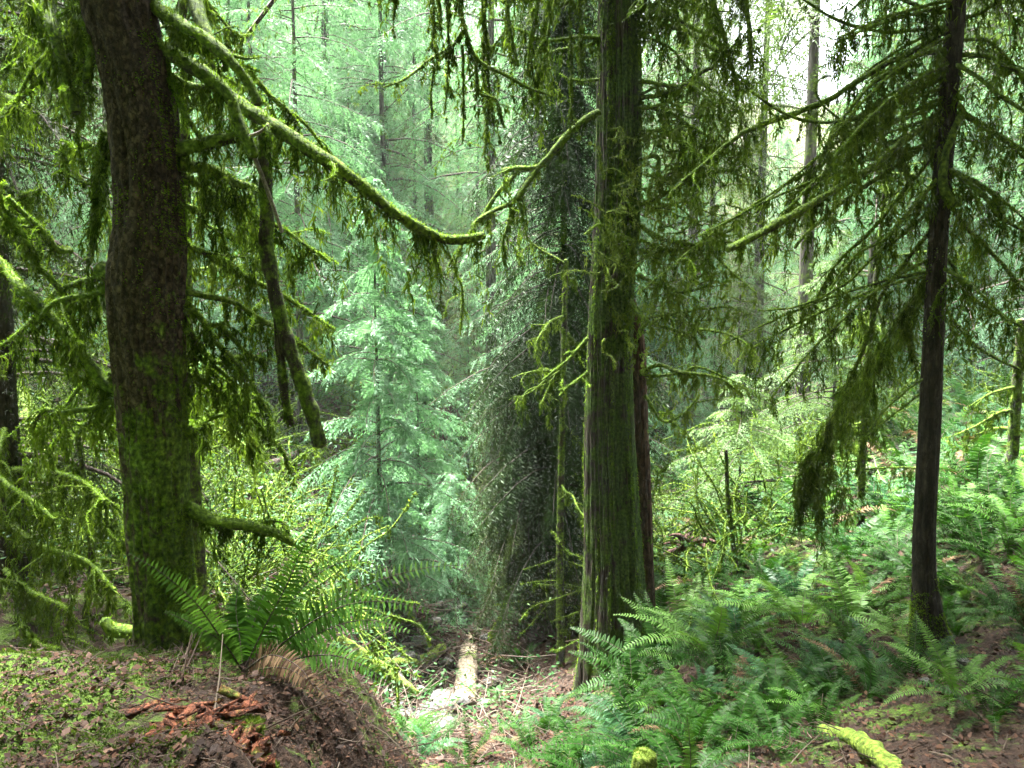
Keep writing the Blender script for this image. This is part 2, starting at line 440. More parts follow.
def drape(mb, path, rad, ln, clumps_m, strands=26, wd=.006, wc=.05, wind=0.0):
    # ragged hanging clumps: each hangs on a wavering line and is built of many short overlapping strands
    seg = np.linalg.norm(np.diff(path, axis=0), axis=1); tot = seg.sum()
    nc = max(1, int(tot * clumps_m * .62)); k = int(strands * 1.9)
    u = rng.uniform(0, len(path) - 1.001, nc); i = u.astype(int); f = (u - i)[:, None]
    c = path[i] * (1 - f) + path[i + 1] * f
    tan = unit((path[i + 1] - path[i]) * np.array([1, 1, .3]))
    Lc = np.clip(ln * np.exp(rng.normal(size=nc) * .65) * .72, .02, 2.4 * ln)
    W = wc * rng.uniform(.35, 1.0, nc) * np.clip(Lc / .12, .6, 1.3)
    s_ = rng.random((nc, k)) ** 1.25
    prof = (1 - s_) ** .65 * (.75 + .5 * np.sin(s_ * 7 + rng.uniform(0, 6, (nc, 1)))**2)
    lean = rng.normal(size=(nc, 1, 3)) * .14 * np.array([1, 1, 0])
    wav = np.sin(s_ * rng.uniform(3, 8, (nc, 1)) + rng.uniform(0, 6, (nc, 1))) * .06 * Lc[:, None]
    off = rng.normal(size=(nc, k)) * .5 * W[:, None] * prof
    offn = rng.normal(size=(nc, k)) * .35 * W[:, None] * prof
    nor = np.stack([-tan[:, 1], tan[:, 0], 0 * tan[:, 0]], -1)
    base = c[:, None] + tan[:, None] * (off + wav)[..., None] + nor[:, None] * offn[..., None] + (lean - UP) * (s_ * Lc[:, None] * .85)[..., None] - UP * (rad[i] * .5)[:, None, None]
    L = np.clip(.34 * Lc[:, None], .025, .085) * rng.uniform(.5, 1.35, (nc, k))
    d0 = unit(-UP + lean + rng.normal(size=(nc, k, 3)) * .55)
    d1 = unit(-UP + rng.normal(size=(nc, k, 3)) * .35)
    side = unit(np.cross(d0, rng.normal(size=(nc, k, 3)) * np.array([.6, 1, .2])))
    rs = lambda a: a.reshape(-1, 3)
    mb.strand(rs(base), rs(d0), rs(d1), rs(side), L.ravel(), wd * rng.uniform(.7, 1.9, nc * k))
def spray_twigs(path, rad, n, ln, droop=.5, spread=1.0):
    out = []
    for _ in range(n):
        i = rnd.randrange(max(1, len(path) // 6), len(path) - 1)
        tan = unit(path[i + 1] - path[i])
        d = unit(tan * rnd.uniform(.2, .9) + np.array([rnd.gauss(0, 1), rnd.gauss(0, 1), rnd.gauss(0, .5)]) * spread * .7)
        L = ln * rnd.uniform(.5, 1.3); pts = [path[i]]
        for k in range(4):
            d = unit(d + np.array([rnd.gauss(0, .3), rnd.gauss(0, .3), rnd.gauss(0, .25) - droop * .35]))
            pts.append(pts[-1] + d * L / 4)
        out.append((catmull(pts, .04), rad[i] * .45))
    return out
def mossy_branch(parent, origin, pts, r0, r1, ln=.16, clumps=16, fz=420, fl=.022, twigs=0, twl=.3, wob=.25, strands=24,
                 bark=None, drape_mat=None, wc=.055, name='branch', wd=.006, droop=.5, twig_moss=.6, fuzz_mat=None):
    path = catmull(pts, .035)
    path = path + fbm(path[:, None, :] * 7 + np.arange(3)[None, :, None] * 31, 2, 9) * .006
    rad = rad_at(len(path), r0, r1)
    wood, ms, dr = MB(), MB(), MB()
    wood.tube(path, rad, 10, 0, wob, 5)
    if fz: fuzz(ms, path, rad, fz, fl)
    if ln: drape(dr, path, rad, ln, clumps, strands, wd, wc)
    for tp, tr in spray_twigs(path, rad, twigs, twl, droop):
        trr = np.linspace(max(tr, .003), .0025, len(tp))
        wood.tube(tp, trr, 5, 0, .2, 3)
        if fz: fuzz(ms, tp, trr, fz * .7, fl * .8)
        if ln: drape(dr, tp, trr, ln * twig_moss, clumps * 1.1, max(8, strands // 2), wd, wc * .7)
    w = wood.build(name, bark or M_branch, parent, origin, True); kid(w)
    if ms.n: kid(ms.build('moss', fuzz_mat or M_moss, w, origin))
    if dr.n: kid(dr.build('hanging_moss', drape_mat or M_drape, w, origin))
    return w
def PT(lst, d):
    return [P(a[0], a[1], d + (a[2] if len(a) > 2 else 0)) for a in lst]

# ------------------------------------------------------------------ trunks
def trunk_mesh(pts, rads, sides, step, flute=0.0, nfl=9, bark=.02, freq=(9, 2.5), flare=0.0, fl_h=.5, seed=1, lob=5, twist=0.0):
    path = catmull(pts, step)
    n = len(path)
    cpl = np.concatenate([[0], np.cumsum(np.linalg.norm(np.diff(np.asarray(pts, float), axis=0), axis=1))])
    pl = np.concatenate([[0], np.cumsum(np.linalg.norm(np.diff(path, axis=0), axis=1))])
    rad = np.interp(pl / pl[-1], cpl / cpl[-1], rads)
    L = np.concatenate([[0], np.cumsum(np.linalg.norm(np.diff(path, axis=0), axis=1))])
    a = np.linspace(0, 2 * np.pi, sides, endpoint=False)
    AA, LL = np.meshgrid(a, L)
    tw = AA + twist * LL
    c = np.stack([np.cos(tw) * freq[0], np.sin(tw) * freq[0], LL * freq[1]], -1)
    ridge = 1 - np.abs(fbm(c * .35, 4, seed))
    f = 1 + bark * (ridge - .6) * 2
    f = f + flute * (np.cos(tw * nfl + 2 * vnoise(np.stack([LL * .35, AA * 0, AA * 0], -1), 4)) * .5 + fbm(np.stack([np.cos(tw) * 2, np.sin(tw) * 2, LL * .3], -1), 2, seed + 3))
    if flare:
        e = np.exp(-LL / fl_h)
        f = f + flare * e * (1 + .9 * np.cos(tw * lob + seed) + .5 * np.cos(tw * (lob - 2) + 1.3))
    rr_ = rad[:, None] * f
    ring = np.stack([np.cos(AA), np.sin(AA), 0 * AA], -1)
    g = path[:, None] + ring * rr_[..., None]
    return g, path, rad
def surf_fuzz(mb, g, n, ln, wd, mask, down=.5, jitter=.35):
    R0, C0 = g.shape[:2]
    i = rng.integers(0, R0 - 1, n); j = rng.integers(0, C0, n)
    p = g[i, j]; q = g[i, (j + 1) % C0]; s = g[i + 1, j]
    u, v = rng.random((n, 1)), rng.random((n, 1))
    base = p + (q - p) * u + (s - p) * v
    nrm = unit(np.cross(q - p, s - p))
    keep = mask(base, nrm)
    base, nrm = base[keep], nrm[keep]; n = len(base)
    if not n: return
    d0 = unit(nrm + rng.normal(size=(n, 3)) * jitter - UP * down * .4); d1 = unit(nrm * .5 + rng.normal(size=(n, 3)) * jitter - UP * down)
    side = unit(np.cross(d0, rng.normal(size=(n, 3))))
    mb.strand(base - nrm * .003, d0, d1, side, ln * rng.uniform(.4, 1.4, n), wd * rng.uniform(.6, 1.4, n))

# ------------------------------------------------------------------ conifers
def conifer_parts(H, Rm, z0, nb, seed, rise=.15, droop=.45, tw=.12, leaf=(.09, .022), nleaf=5, hang=.2, leafhang=.25, twl=.38, pw=.8, trunk_r=None, ang=55, gap=.12, sides=9, irregular=.25, wood=True):
    g = np.random.default_rng(seed)
    mb = MB()
    zs = np.sort(z0 + (H - z0) * g.random(nb) ** .9)
    az = np.arange(nb) * 2.4 + g.normal(size=nb) * .5
    tr = trunk_r or H * .011
    for k in range(nb):
        if g.random() < gap: continue
        rel = (H - zs[k]) / max(H - z0, .1)
        L = Rm * (rel ** pw) * (1 + irregular * g.normal()) + .1
        L = max(.12, L * (.55 + .45 * min(1, (1 - rel) * 6 + .5)))
        a = az[k]; h = np.array([math.cos(a), math.sin(a), 0]); sd_ = np.array([-h[1], h[0], 0])
        ri = rise + g.normal() * .1; dr = droop * g.uniform(.7, 1.3)
        nt = max(4, int(L / tw))
        t = np.linspace(.1, 1, nt) + g.normal(size=nt) * .3 / nt
        t = np.clip(t, .05, 1)
        cur = g.normal() * .12
        p0 = np.array([0, 0, zs[k]])
        pos = lambda t: p0 + h * (L * t)[:, None] + sd_ * (cur * L * t ** 2)[:, None] + UP * (ri * L * t - dr * L * t ** 2)[:, None]
        pts = pos(t)
        tan = unit(h[None] + UP * (ri - 2 * dr * t)[:, None])
        if wood:
            tt = np.linspace(0, 1, 6); mb.tube(pos(tt), np.linspace(max(.006, L * .012), .003, 6), 4, 1, caps=False)
        for sg in (1, -1):
            an = R_(ang) + g.normal(size=nt) * .15
            td = unit(tan * np.cos(an)[:, None] + sg * sd_ * np.sin(an)[:, None] - UP * (hang * g.uniform(.4, 1.5, nt))[:, None])
            tl = twl * L * (1.05 - .72 * t) * g.uniform(.65, 1.2, nt) + leaf[0] * .6
            s = np.linspace(.08, 1, nleaf)
            lp = pts[:, None] + td[:, None] * (tl[:, None] * s)[..., None] - UP * (leafhang * tl[:, None] * s ** 2)[..., None]
            nrm = unit(np.cross(td, sd_ * sg) * 1.0 + UP * .6)
            nrm = np.where(nrm[:, 2:3] < 0, -nrm, nrm)
            tdd = unit(td[:, None] - UP * (2 * leafhang * s)[None, :, None])
            lside = unit(np.cross(tdd, nrm[:, None] + g.normal(size=(nt, nleaf, 3)) * .25))
            for s2 in (1, -1):
                la = R_(48)
                ld = unit(tdd * math.cos(la) + s2 * lside * math.sin(la) - UP * .12 + g.normal(size=(nt, nleaf, 3)) * .12)
                ll = leaf[0] * (1.15 - .55 * s)[None] * g.uniform(.7, 1.3, (nt, nleaf))
                nn = unit(nrm[:, None] + g.normal(size=(nt, nleaf, 3)) * .3)
                mb.leaf(lp.reshape(-1, 3), ld.reshape(-1, 3), nn.reshape(-1, 3), ll.ravel(), (ll * leaf[1] / leaf[0]).ravel(), 0)
            e = lp[:, -1]; mb.leaf(e, tdd[:, -1], nrm, np.full(nt, leaf[0]), np.full(nt, leaf[1]), 0)
    tk = MB()
    n = 14
    zt = np.linspace(-.5, H, n)
    wv = np.stack([np.cumsum(g.normal(size=n)) * .02 * H / 12, np.cumsum(g.normal(size=n)) * .02 * H / 12], -1); wv -= wv[0]
    path = np.column_stack([wv * (zt / H)[:, None], zt])
    tk.tube(path, tr * (1 - .93 * np.clip(zt / H, 0, 1)) * np.where(zt < .3, 1.35, 1), sides, 0, .12, seed)
    return mb, tk
def make_conifer(name, label, cat, loc, needles, bark, group=None, **kw):
    mb, tk = conifer_parts(**kw)
    t = thing(name, label, cat, loc, group)
    kid(tk.build('trunk', bark, t, smooth=True)); kid(mb.build('crown', [needles, M_twigbark], t))
    return t

# ------------------------------------------------------------------ ferns
def frond_arrays(L, arch, npair, plen, pw, seed, droopy=.15, fold=.25, start=.12):
    g = np.random.default_rng(seed)
    t = np.linspace(0, 1, 26)
    th = arch[0] + (arch[1] - arch[0]) * t ** 1.2           # elevation angle along the stem
    ds = L / 25
    x = np.concatenate([[0], np.cumsum(np.cos(th[:-1]) * ds)]); z = np.concatenate([[0], np.cumsum(np.sin(th[:-1]) * ds)])
    y = .04 * L * np.sin(t * 2 + seed) * t
    path = np.stack([x, y, z], -1)
    mb = MB()
    mb.tube(path, np.linspace(.004, .0012, 26) * (L / .8), 4, 1, caps=False)
    s = np.linspace(start, .985, npair)
    idx = s * 25; i = np.minimum(idx.astype(int), 24); f = (idx - i)[:, None]
    p = path[i] * (1 - f) + path[i + 1] * f; tan = unit(path[i + 1] - path[i])
    env = np.clip(np.minimum((s - start + .06) / .22, 1), 0, 1) ** .7 * (1 - ((s - .25).clip(0) / .78) ** 1.8)
    side = np.array([0, 1.0, 0]); nrm = np.cross(tan, side); nrm = np.where(nrm[:, 2:3] < 0, -nrm, nrm)
    for sg in (1, -1):
        d = unit(sg * side[None] + tan * .28 + nrm * fold * .6 + g.normal(size=(npair, 3)) * .1)
        ln = plen * env * g.uniform(.85, 1.12, npair) + .004
        nn = unit(nrm + g.normal(size=(npair, 3)) * .22 - tan * .25)
        # each pinna: two pieces, so its tip bends down
        sd2 = unit(np.cross(d, nn)); W = pw * (.45 + .55 * env)
        b = p; m_ = b + d * (ln * .5)[:, None]; e = m_ + unit(d - UP * droopy * 2.2) * (ln * .5)[:, None]
        v = np.stack([b - sd2 * (W * .35)[:, None], b + sd2 * (W * .5)[:, None], m_ + sd2 * (W * .4)[:, None], m_ - sd2 * (W * .4)[:, None], e], 1)
        o = np.arange(npair)[:, None] * 5; k = mb.n
        mb.add(v.reshape(-1, 3), o + np.array([0, 1, 2, 3]), 0); mb.f.append((o + np.array([3, 2, 4]) + k, 0))
    return mb
FROND = []
for k in range(6):
    e0 = R_([64, 54, 40, 58, 34, 72][k]); e1 = R_([-35, -45, -50, -12, -35, 5][k])
    FROND.append(frond_arrays(1.0, (e0, e1), 34, .105, .024, 40 + k))
FROND_ME = {}
def frond_mesh(k, mat):
    if (k, mat.name) not in FROND_ME:
        FROND_ME[k, mat.name] = FROND[k].mesh('frond', [mat, M_twigbark])
    return FROND_ME[k, mat.name]
def frond_fern(label, loc, mat, n, size, group, seed, cat='fern', dead=0, lean=(0, 0)):
    g = random.Random(seed)
    t = thing('sword_fern', label, cat, loc, group)
    for k in range(n):
        mt = M_ferndead if k < dead else mat
        o = bpy.data.objects.new('frond', frond_mesh(g.randrange(6) if k >= dead else 2, mt)); sc.collection.objects.link(o); o.parent = t
        az = 2 * math.pi * (k + g.uniform(-.3, .3)) / n
        o.rotation_euler = (g.gauss(0, .18), g.gauss(0, .16) + (.35 if k < dead else 0), az)
        s = size * g.uniform(.7, 1.12); o.scale = (s, s, s)
        o.location = (.03 * math.cos(az), .03 * math.sin(az), 0)
        if k < dead: tag(o, label='dead brown drooping frond')
        kid(o)
    return t
def fern_mesh(seed, n, mat):
    g = random.Random(seed); mb = MB()
    for k in range(n):
        f = FROND[g.randrange(6)]
        v = np.vstack(f.v)
        M = Matrix.Rotation(2 * math.pi * (k + g.uniform(-.3, .3)) / n, 3, 'Z') @ Matrix.Rotation(g.gauss(0, .18), 3, 'X') @ Matrix.Rotation(g.gauss(0, .15), 3, 'Y')
        v = v @ np.array(M).T * g.uniform(.65, 1.1)
        b = mb.n
        mb.v.append(v); mb.n += len(v)
        old = k == 3 and seed < 502
        for fc, m in f.f: mb.f.append((fc + b, 2 if old else m))
    return mb.mesh('sword_fern', [mat, M_twigbark, M_ferndead])

# ================================================================== LEFT MOSSY TREE
DL = 4.4
def px_r(w, d): return w / FPX * d / 2
loc = P(168, 668, DL)
LT = thing('mossy_spruce', 'thick leaning tree with dark bare bark above and green moss below on the mound', 'tree', loc)
lp = [P(170, 700, DL), P(168, 655, DL), P(165, 600, DL), P(158, 512, DL), P(154, 440, DL), P(151, 390, DL), P(147, 320, DL), P(147, 270, DL), P(150, 215, DL), P(145, 133, DL), P(133, 60, DL), P(119, 0, DL)]
dv = unit(P(119, 0, DL) - P(150, 390, DL)); dv = unit(dv + UP * .8)
for k in (1.2, 3, 5, 8, 11): lp.append(P(119, 0, DL) + dv * k)
lw = [80, 68, 66, 70, 71, 74, 81, 81, 72, 72, 73, 75]
g_, pth_, rd_ = trunk_mesh(lp, [px_r(w * .86, DL) for w in lw] + [.19, .17, .14, .08, .02], 110, .02, bark=.085, freq=(16, 9), flare=.12, fl_h=.3, seed=2)
mb = MB(); mb.grid(g_, 0, True)
ltrunk = mb.build('trunk', M_barkL, LT, loc, True); kid(ltrunk)
mb = MB()
def lm(b, n):
    lo = sstep(2.75, 1.7, b[:, 2]) * .42
    bul = np.exp(-((b[:, 2] - 2.16) / .14) ** 2) * .75
    return fbm(b * 6, 3, 8) * .62 + lo * .45 + bul + .42 * n[:, 0] - .2 > .26 + .3 * rng.random(len(b))
surf_fuzz(mb, g_[:330], 90000, .02, .0055, lm, .5)
# thick moss cushion on the swelling where a limb was lost
cb = P(112, 268, DL - .12)
kid(mb.build('moss', M_moss, ltrunk, loc))
LB = [
 ([(160, 48), (190, 65), (215, 82), (240, 105), (290, 137, -.1), (340, 170, -.15), (385, 206, -.1), (425, 231), (452, 240, .1), (484, 235, .2)], .046, .024, .21, 22, 6),
 ([(155, 8), (187, 28, -.1), (210, 42, -.15), (230, 60, -.2), (247, 80, -.2), (258, 104, -.2)], .04, .024, .12, 14, 3),
 ([(120, -120), (185, -30, .3), (195, 5, .2), (207, 37, .1), (226, 58, .1)], .05, .034, .12, 12, 2),
 ([(140, 300), (122, 284), (108, 274), (99, 270)], .062, .05, .12, 26, 0),
 ([(178, 152), (200, 146), (222, 140), (246, 136)], .04, .034, .14, 20, 2),
 ([(170, 75), (183, 110, -.1), (195, 130, -.1), (201, 140, -.1)], .016, .012, .05, 8, 0),
 ([(178, 165), (210, 170, .1), (235, 182, .15), (256, 190, .2)], .035, .02, .42, 26, 5),
 ([(180, 172, .1), (230, 205, .4), (280, 228, .6), (330, 262, .7)], .022, .01, .3, 20, 8),
 ([(180, 240, .1), (230, 268, .5), (290, 300, .8), (335, 330, .9)], .02, .01, .25, 18, 7),
 ([(185, 507), (205, 516), (218, 522), (242, 525), (270, 531), (294, 543)], .042, .022, .13, 26, 2),
 ([(142, 632), (126, 632), (113, 629), (104, 620)], .042, .034, .10, 22, 0),
 ([(118, 392), (100, 378), (80, 352), (52, 318), (22, 288), (0, 262, .2), (-30, 240, .3)], .034, .018, .15, 22, 5),
 ([(110, 380), (90, 368, .2), (63, 352, .2), (70, 320, .2), (63, 293, .2), (38, 266, .1), (20, 232), (-4, 200)], .022, .016, .16, 18, 4),
 ([(70, 250, .3), (57, 250, .2), (37, 227, .1), (7, 197)], .022, .014, .14, 14, 3),
 ([(105, 130), (98, 160, .1), (96, 200, .1), (92, 240, .1), (88, 262)], .02, .016, .28, 28, 5),
 ([(92, 60, .1), (86, 55), (78, 75, .1), (80, 100, .1), (82, 125, .1)], .028, .02, .14, 20, 2),
 ([(100, -140), (60, -60, .2), (48, 0, .1), (55, 35), (68, 85), (76, 112)], .04, .028, .16, 22, 4),
 ([(90, -150), (45, -60, .4), (30, 0, .3), (38, 20, .3), (50, 60, .3)], .03, .02, .22, 22, 4),
 ([(100, -60), (72, -10, .1), (86, 30, -.1), (92, 55, -.1), (84, 82, -.1)], .024, .018, .14, 18, 2),
 ([(186, 330), (215, 362, .3), (240, 358, .3), (268, 362, .35)], .018, .012, .1, 22, 3),
 ([(188, 432), (205, 420, .4), (235, 414, .4), (256, 420, .4), (275, 446, .4)], .02, .012, .09, 22, 4),
]
for pts, r0, r1, ln, cl, tw_ in LB:
    mossy_branch(LT, loc, PT(pts, DL), r0, r1, ln * 1.15, cl * 1.5, 900, .022, tw_, .28)
lg = random.Random(31)
for k in range(26):
    if k % 2:
        y0 = lg.uniform(-80, 400); x0 = 170; L = lg.uniform(50, 170); sg = 1
        dd = lg.uniform(.1, 1.3)
    else:
        y0 = lg.uniform(-120, 420); x0 = 112; L = lg.uniform(40, 150); sg = -1; dd = lg.uniform(-.2, 1.2)
    a = lg.uniform(.05, .5); b = lg.uniform(.1, .7)
    pts = [(x0, y0)] + [(x0 + sg * L * u + lg.gauss(0, 5), y0 + L * (a * u + b * u * u) + lg.gauss(0, 5), dd * u) for u in (.2, .4, .6, .8, 1)]
    mossy_branch(LT, loc, PT(pts, DL), lg.uniform(.012, .022), .006, lg.uniform(.12, .32), 24, 500, .02, lg.randrange(3, 8), .26)
# the dead limb that hangs broken from the crotch, with a pale bare stick
mossy_branch(LT, loc, PT([(232, 104), (238, 122), (246, 140), (254, 156)], DL - .12), .03, .034, .08, 16, 800, .022, 0, name='broken_stub')
st = MB(); pth = catmull(PT([(252, 152), (262, 176), (272, 203), (282, 232)], DL - .12), .02); st.tube(pth, np.linspace(.012, .009, len(pth)), 8, 0, .15)
pth = catmull(PT([(250, 136), (260, 132), (268, 125)], DL - .13), .02); st.tube(pth, np.linspace(.011, .008, len(pth)), 8, 0, .15)
kid(tag(st.build('bare_stick', M_pale, LT, loc, True), label='pale barkless broken stick'))
mossy_branch(LT, loc, PT([(264, 128), (266, 190), (267, 250), (275, 296), (288, 343), (305, 390), (314, 420), (320, 445)], DL + .1), .04, .042, .07, 14, 700, .02, 0, name='hanging_limb', bark=M_barkth)
mossy_branch(LT, loc, PT([(276, 300), (280, 345), (284, 390), (291, 424)], DL + .12), .03, .024, .12, 18, 700, .02, 0, name='hanging_limb', bark=M_barkth)

# high crown of the left tree, above the picture
mbc, _t = conifer_parts(H=15, Rm=3.6, z0=6.0, nb=85, seed=5, leaf=(.085, .02), nleaf=8, tw=.12, rise=.1, droop=.4, pw=.6)
top = lp[-1]; low = P(119, 0, DL)
for k in range(len(mbc.v)):
    v = mbc.v[k]; s = ((v[:, 2] - low[2]) / (top[2] - low[2]))[:, None]
    v[:, :2] += low[:2] + (top - low)[:2] * s
kid(mbc.build('crown', [M_hemd, M_twigbark], LT, loc))

# ================================================================== CENTRE CEDAR
DC = 8.0
loc = np.array([P(612, 672, DC)[0], DC, P(612, 672, DC)[2]])
CT = thing('western_cedar', 'large cedar trunk with fluted fibrous mossy bark rising from ferns in the centre', 'tree', loc)
cl_ = [(617, 720, 84), (616, 672, 80), (614, 630, 72), (613, 560, 60), (611, 500, 55), (609, 400, 47), (611, 300, 44), (618, 200, 46), (620, 100, 45), (620, 0, 41)]
cpts = [P(a, b, DC) for a, b, w in cl_]
for k in (2, 5, 9, 14, 19): cpts.append(P(620, 0, DC) + UP * k)
g_, pth_, rd_ = trunk_mesh(cpts, [px_r(w, DC) * .93 for a, b, w in cl_] + [.2, .18, .15, .08, .02], 220, .03, flute=.055, nfl=7, bark=.075, freq=(34, 1.1), flare=.22, fl_h=.5, seed=3, lob=4, twist=.06)
mb = MB(); mb.grid(g_, 0, True)
ctrunk = mb.build('trunk', M_cedar, CT, loc, True); kid(ctrunk)
mb = MB()
def cm(b, n):
    a = np.arctan2(b[:, 1] - DC, b[:, 0] - 1.05)
    col = fbm(np.stack([np.cos(a) * 7, np.sin(a) * 7, b[:, 2] * .5], -1), 3, 31)
    return col * .7 + .25 * n[:, 0] + .12 * sstep(0, -2, b[:, 2]) + .3 * sstep(3.2, 4.4, b[:, 2]) > .25 + .25 * rng.random(len(b))
surf_fuzz(mb, g_[:260], 80000, .035, .008, cm, 1.4)
kid(mb.build('moss', M_moss, ctrunk, loc))
# split-off reddish slab of a second stem on the right side
sl = [P(646, 690, DC + .22), P(645, 600, DC + .22), P(643, 500, DC + .2), P(640, 420, DC + .18), P(637, 350, DC + .16), P(634, 318, DC + .14), P(634, 300, DC + .1)]
gs, _, _ = trunk_mesh(sl, [.12, .10, .085, .08, .085, .07, .02], 60, .03, flute=.08, nfl=5, bark=.12, freq=(22, 1.4), seed=6)
mb = MB(); mb.grid(gs, 0, True); kid(tag(mb.build('split_stem', M_rootwood, CT, loc, True), label='dark reddish bare split stem'))
# bright strip of moss beside the split, and a burl at the broken branch
CB = [
 ([(600, 112), (585, 120), (565, 138), (548, 158), (535, 168), (512, 169), (502, 172)], .04, .028, .05, 14, 2),
 ([(538, 167), (515, 200, -.1), (490, 212, -.2), (474, 224, -.2)], .03, .02, .16, 18, 4),
 ([(520, 170), (500, 190, -.1), (483, 215, -.1), (472, 226, -.1)], .024, .018, .12, 18, 3),
 ([(512, 200, -.1), (508, 225, -.1), (503, 240, -.1), (506, 258, -.1)], .018, .012, .22, 16, 3),
 ([(476, 225, -.2), (462, 245, -.2), (455, 268, -.2), (462, 290, -.2), (461, 330, -.2)], .014, .008, .1, 16, 3),
 ([(640, 36), (655, 29), (668, 27), (690, 32, -.3), (715, 50, -.5), (740, 52, -.6)], .028, .014, .12, 16, 7),
 ([(640, 98), (658, 95), (680, 88, -.3), (705, 70, -.5), (728, 64, -.5)], .024, .012, .14, 16, 7),
 ([(640, 205), (662, 196, -.2), (690, 180, -.4), (715, 172, -.5), (740, 170, -.5)], .026, .012, .14, 16, 9),
 ([(640, 225), (660, 238, -.3), (690, 245, -.5), (720, 240, -.6), (745, 248, -.7)], .024, .012, .16, 16, 9),
 ([(638, 275), (660, 285, -.3), (685, 292, -.5), (712, 284, -.7)], .022, .012, .22, 18, 8),
 ([(632, 262), (612, 240, -.4), (600, 225, -.5), (585, 235, -.6)], .02, .01, .1, 14, 8),
 ([(630, 300), (645, 320, -.3), (672, 330, -.4), (692, 335, -.5), (700, 350, -.5)], .02, .012, .2, 20, 6),
 ([(645, 395), (662, 420, -.1), (682, 415, -.2), (700, 395, -.2)], .018, .01, .12, 16, 6),
 ([(588, 338), (570, 358), (555, 370), (542, 380)], .02, .012, .06, 10, 4),
 ([(588, 372), (572, 384), (560, 396)], .018, .012, .05, 10, 3),
 ([(598, 80), (585, 81), (572, 80)], .018, .014, .06, 12, 1),
 ([(645, 20), (690, -40, -.6), (735, -30, -1.0), (748, 20, -1.1), (752, 70, -1.1)], .03, .018, .3, 22, 6),
 ([(645, 0), (680, -60, -.6), (705, -20, -1), (722, 30, -1.1), (738, 90, -1.1)], .03, .018, .3, 22, 6),
 ([(600, -30), (560, -90, -.6), (500, -70, -1.2), (462, -10, -1.4), (466, 30, -1.4), (478, 60, -1.4), (508, 76, -1.4), (525, 86, -1.4), (550, 95, -1.4)], .03, .01, .14, 18, 10),
 ([(464, 30, -1.4), (450, 48, -1.4), (432, 58, -1.4), (415, 72, -1.4), (400, 82, -1.4), (383, 88, -1.4)], .016, .007, .08, 16, 4),
 ([(466, 40, -1.4), (476, 66, -1.4), (478, 92, -1.4), (496, 100, -1.4), (504, 128, -1.4)], .016, .008, .14, 16, 5),
 ([(450, 50, -1.4), (438, 62, -1.4), (432, 85, -1.4), (432, 115, -1.4)], .012, .007, .05, 12, 2),
 ([(462, 45, -1.4), (463, 80, -1.4), (463, 110, -1.4), (462, 145, -1.4)], .012, .006, .06, 12, 2),
 ([(525, -40, -1.2), (538, -5, -1.3), (532, 30, -1.3), (527, 70, -1.3)], .016, .012, .06, 18, 1),
 ([(510, -40, -1.2), (508, 10, -1.3), (512, 40, -1.3), (518, 66, -1.3)], .014, .01, .05, 14, 1),
 ([(545, -40, -1.0), (550, 10, -1.0), (546, 50, -1.0)], .014, .01, .12, 14, 1),
 ([(440, -60, -1.4), (437, -10, -1.4), (440, 12, -1.4), (440, 30, -1.4)], .02, .016, .1, 18, 1),
]
for pts, r0, r1, ln, cl, tw_ in CB:
    mossy_branch(CT, loc, PT(pts, DC - .15), r0, r1, ln * 1.4, cl, 420, .026, tw_, .34, strands=18, wd=.008, drape_mat=M_lichen if pts[0][0] >= 630 and pts[0][1] > 100 else M_drape, droop=.3)
cg = random.Random(32)
for k in range(34):
    if k % 3 == 0:
        y0 = cg.uniform(-110, 60); x0 = 600; L = cg.uniform(50, 150); sg = -1; dd = cg.uniform(-.9, .6)
    else:
        y0 = cg.uniform(-90, 400); x0 = 640; L = cg.uniform(40, 120); sg = 1; dd = cg.uniform(-1.0, .3)
    a = cg.uniform(-.3, .4); b = cg.uniform(.0, .8)
    pts = [(x0, y0)] + [(x0 + sg * L * u + cg.gauss(0, 5), y0 + L * (a * u + b * u * u) + cg.gauss(0, 6), dd * u) for u in (.2, .4, .6, .8, 1)]
    mossy_branch(CT, loc, PT(pts, DC - .15), cg.uniform(.012, .024), .006, cg.uniform(.1, .34), 20, 380, .026, cg.randrange(3, 8), .34, strands=18, wd=.008, drape_mat=M_lichen if y0 > 120 else M_drape, droop=.5)
mossy_branch(CT, loc, PT([(620, -70), (560, -125, -.8), (480, -112, -1.4), (410, -72, -1.8), (372, -22, -1.9)], DC), .045, .015, .3, 26, 420, .03, 6, .4, strands=20, wd=.009)
for x0, y0, y1, dd, dx in [(392, -52, 20, -1.85, 4), (424, -80, 45, -1.75, 8), (452, -98, 110, -1.55, -6), (474, -108, 70, -1.42, 10), (490, -112, 150, -1.35, -8), (505, -114, 60, -1.2, 6), (528, -118, 105, -1.05, 8), (548, -120, 75, -.9, -4), (566, -116, 120, -.75, 6), (582, -104, 60, -.55, -4)]:
    pts = [(x0 + dx * u + cg.gauss(0, 3), y0 + (y1 - y0) * u, dd + cg.gauss(0, .04)) for u in (0, .25, .5, .75, 1)]
    mossy_branch(CT, loc, PT(pts, DC), .013, .006, cg.uniform(.1, .2), 26, 420, .03, 5, .3, strands=22, wd=.009, droop=.9, fuzz_mat=M_drape)
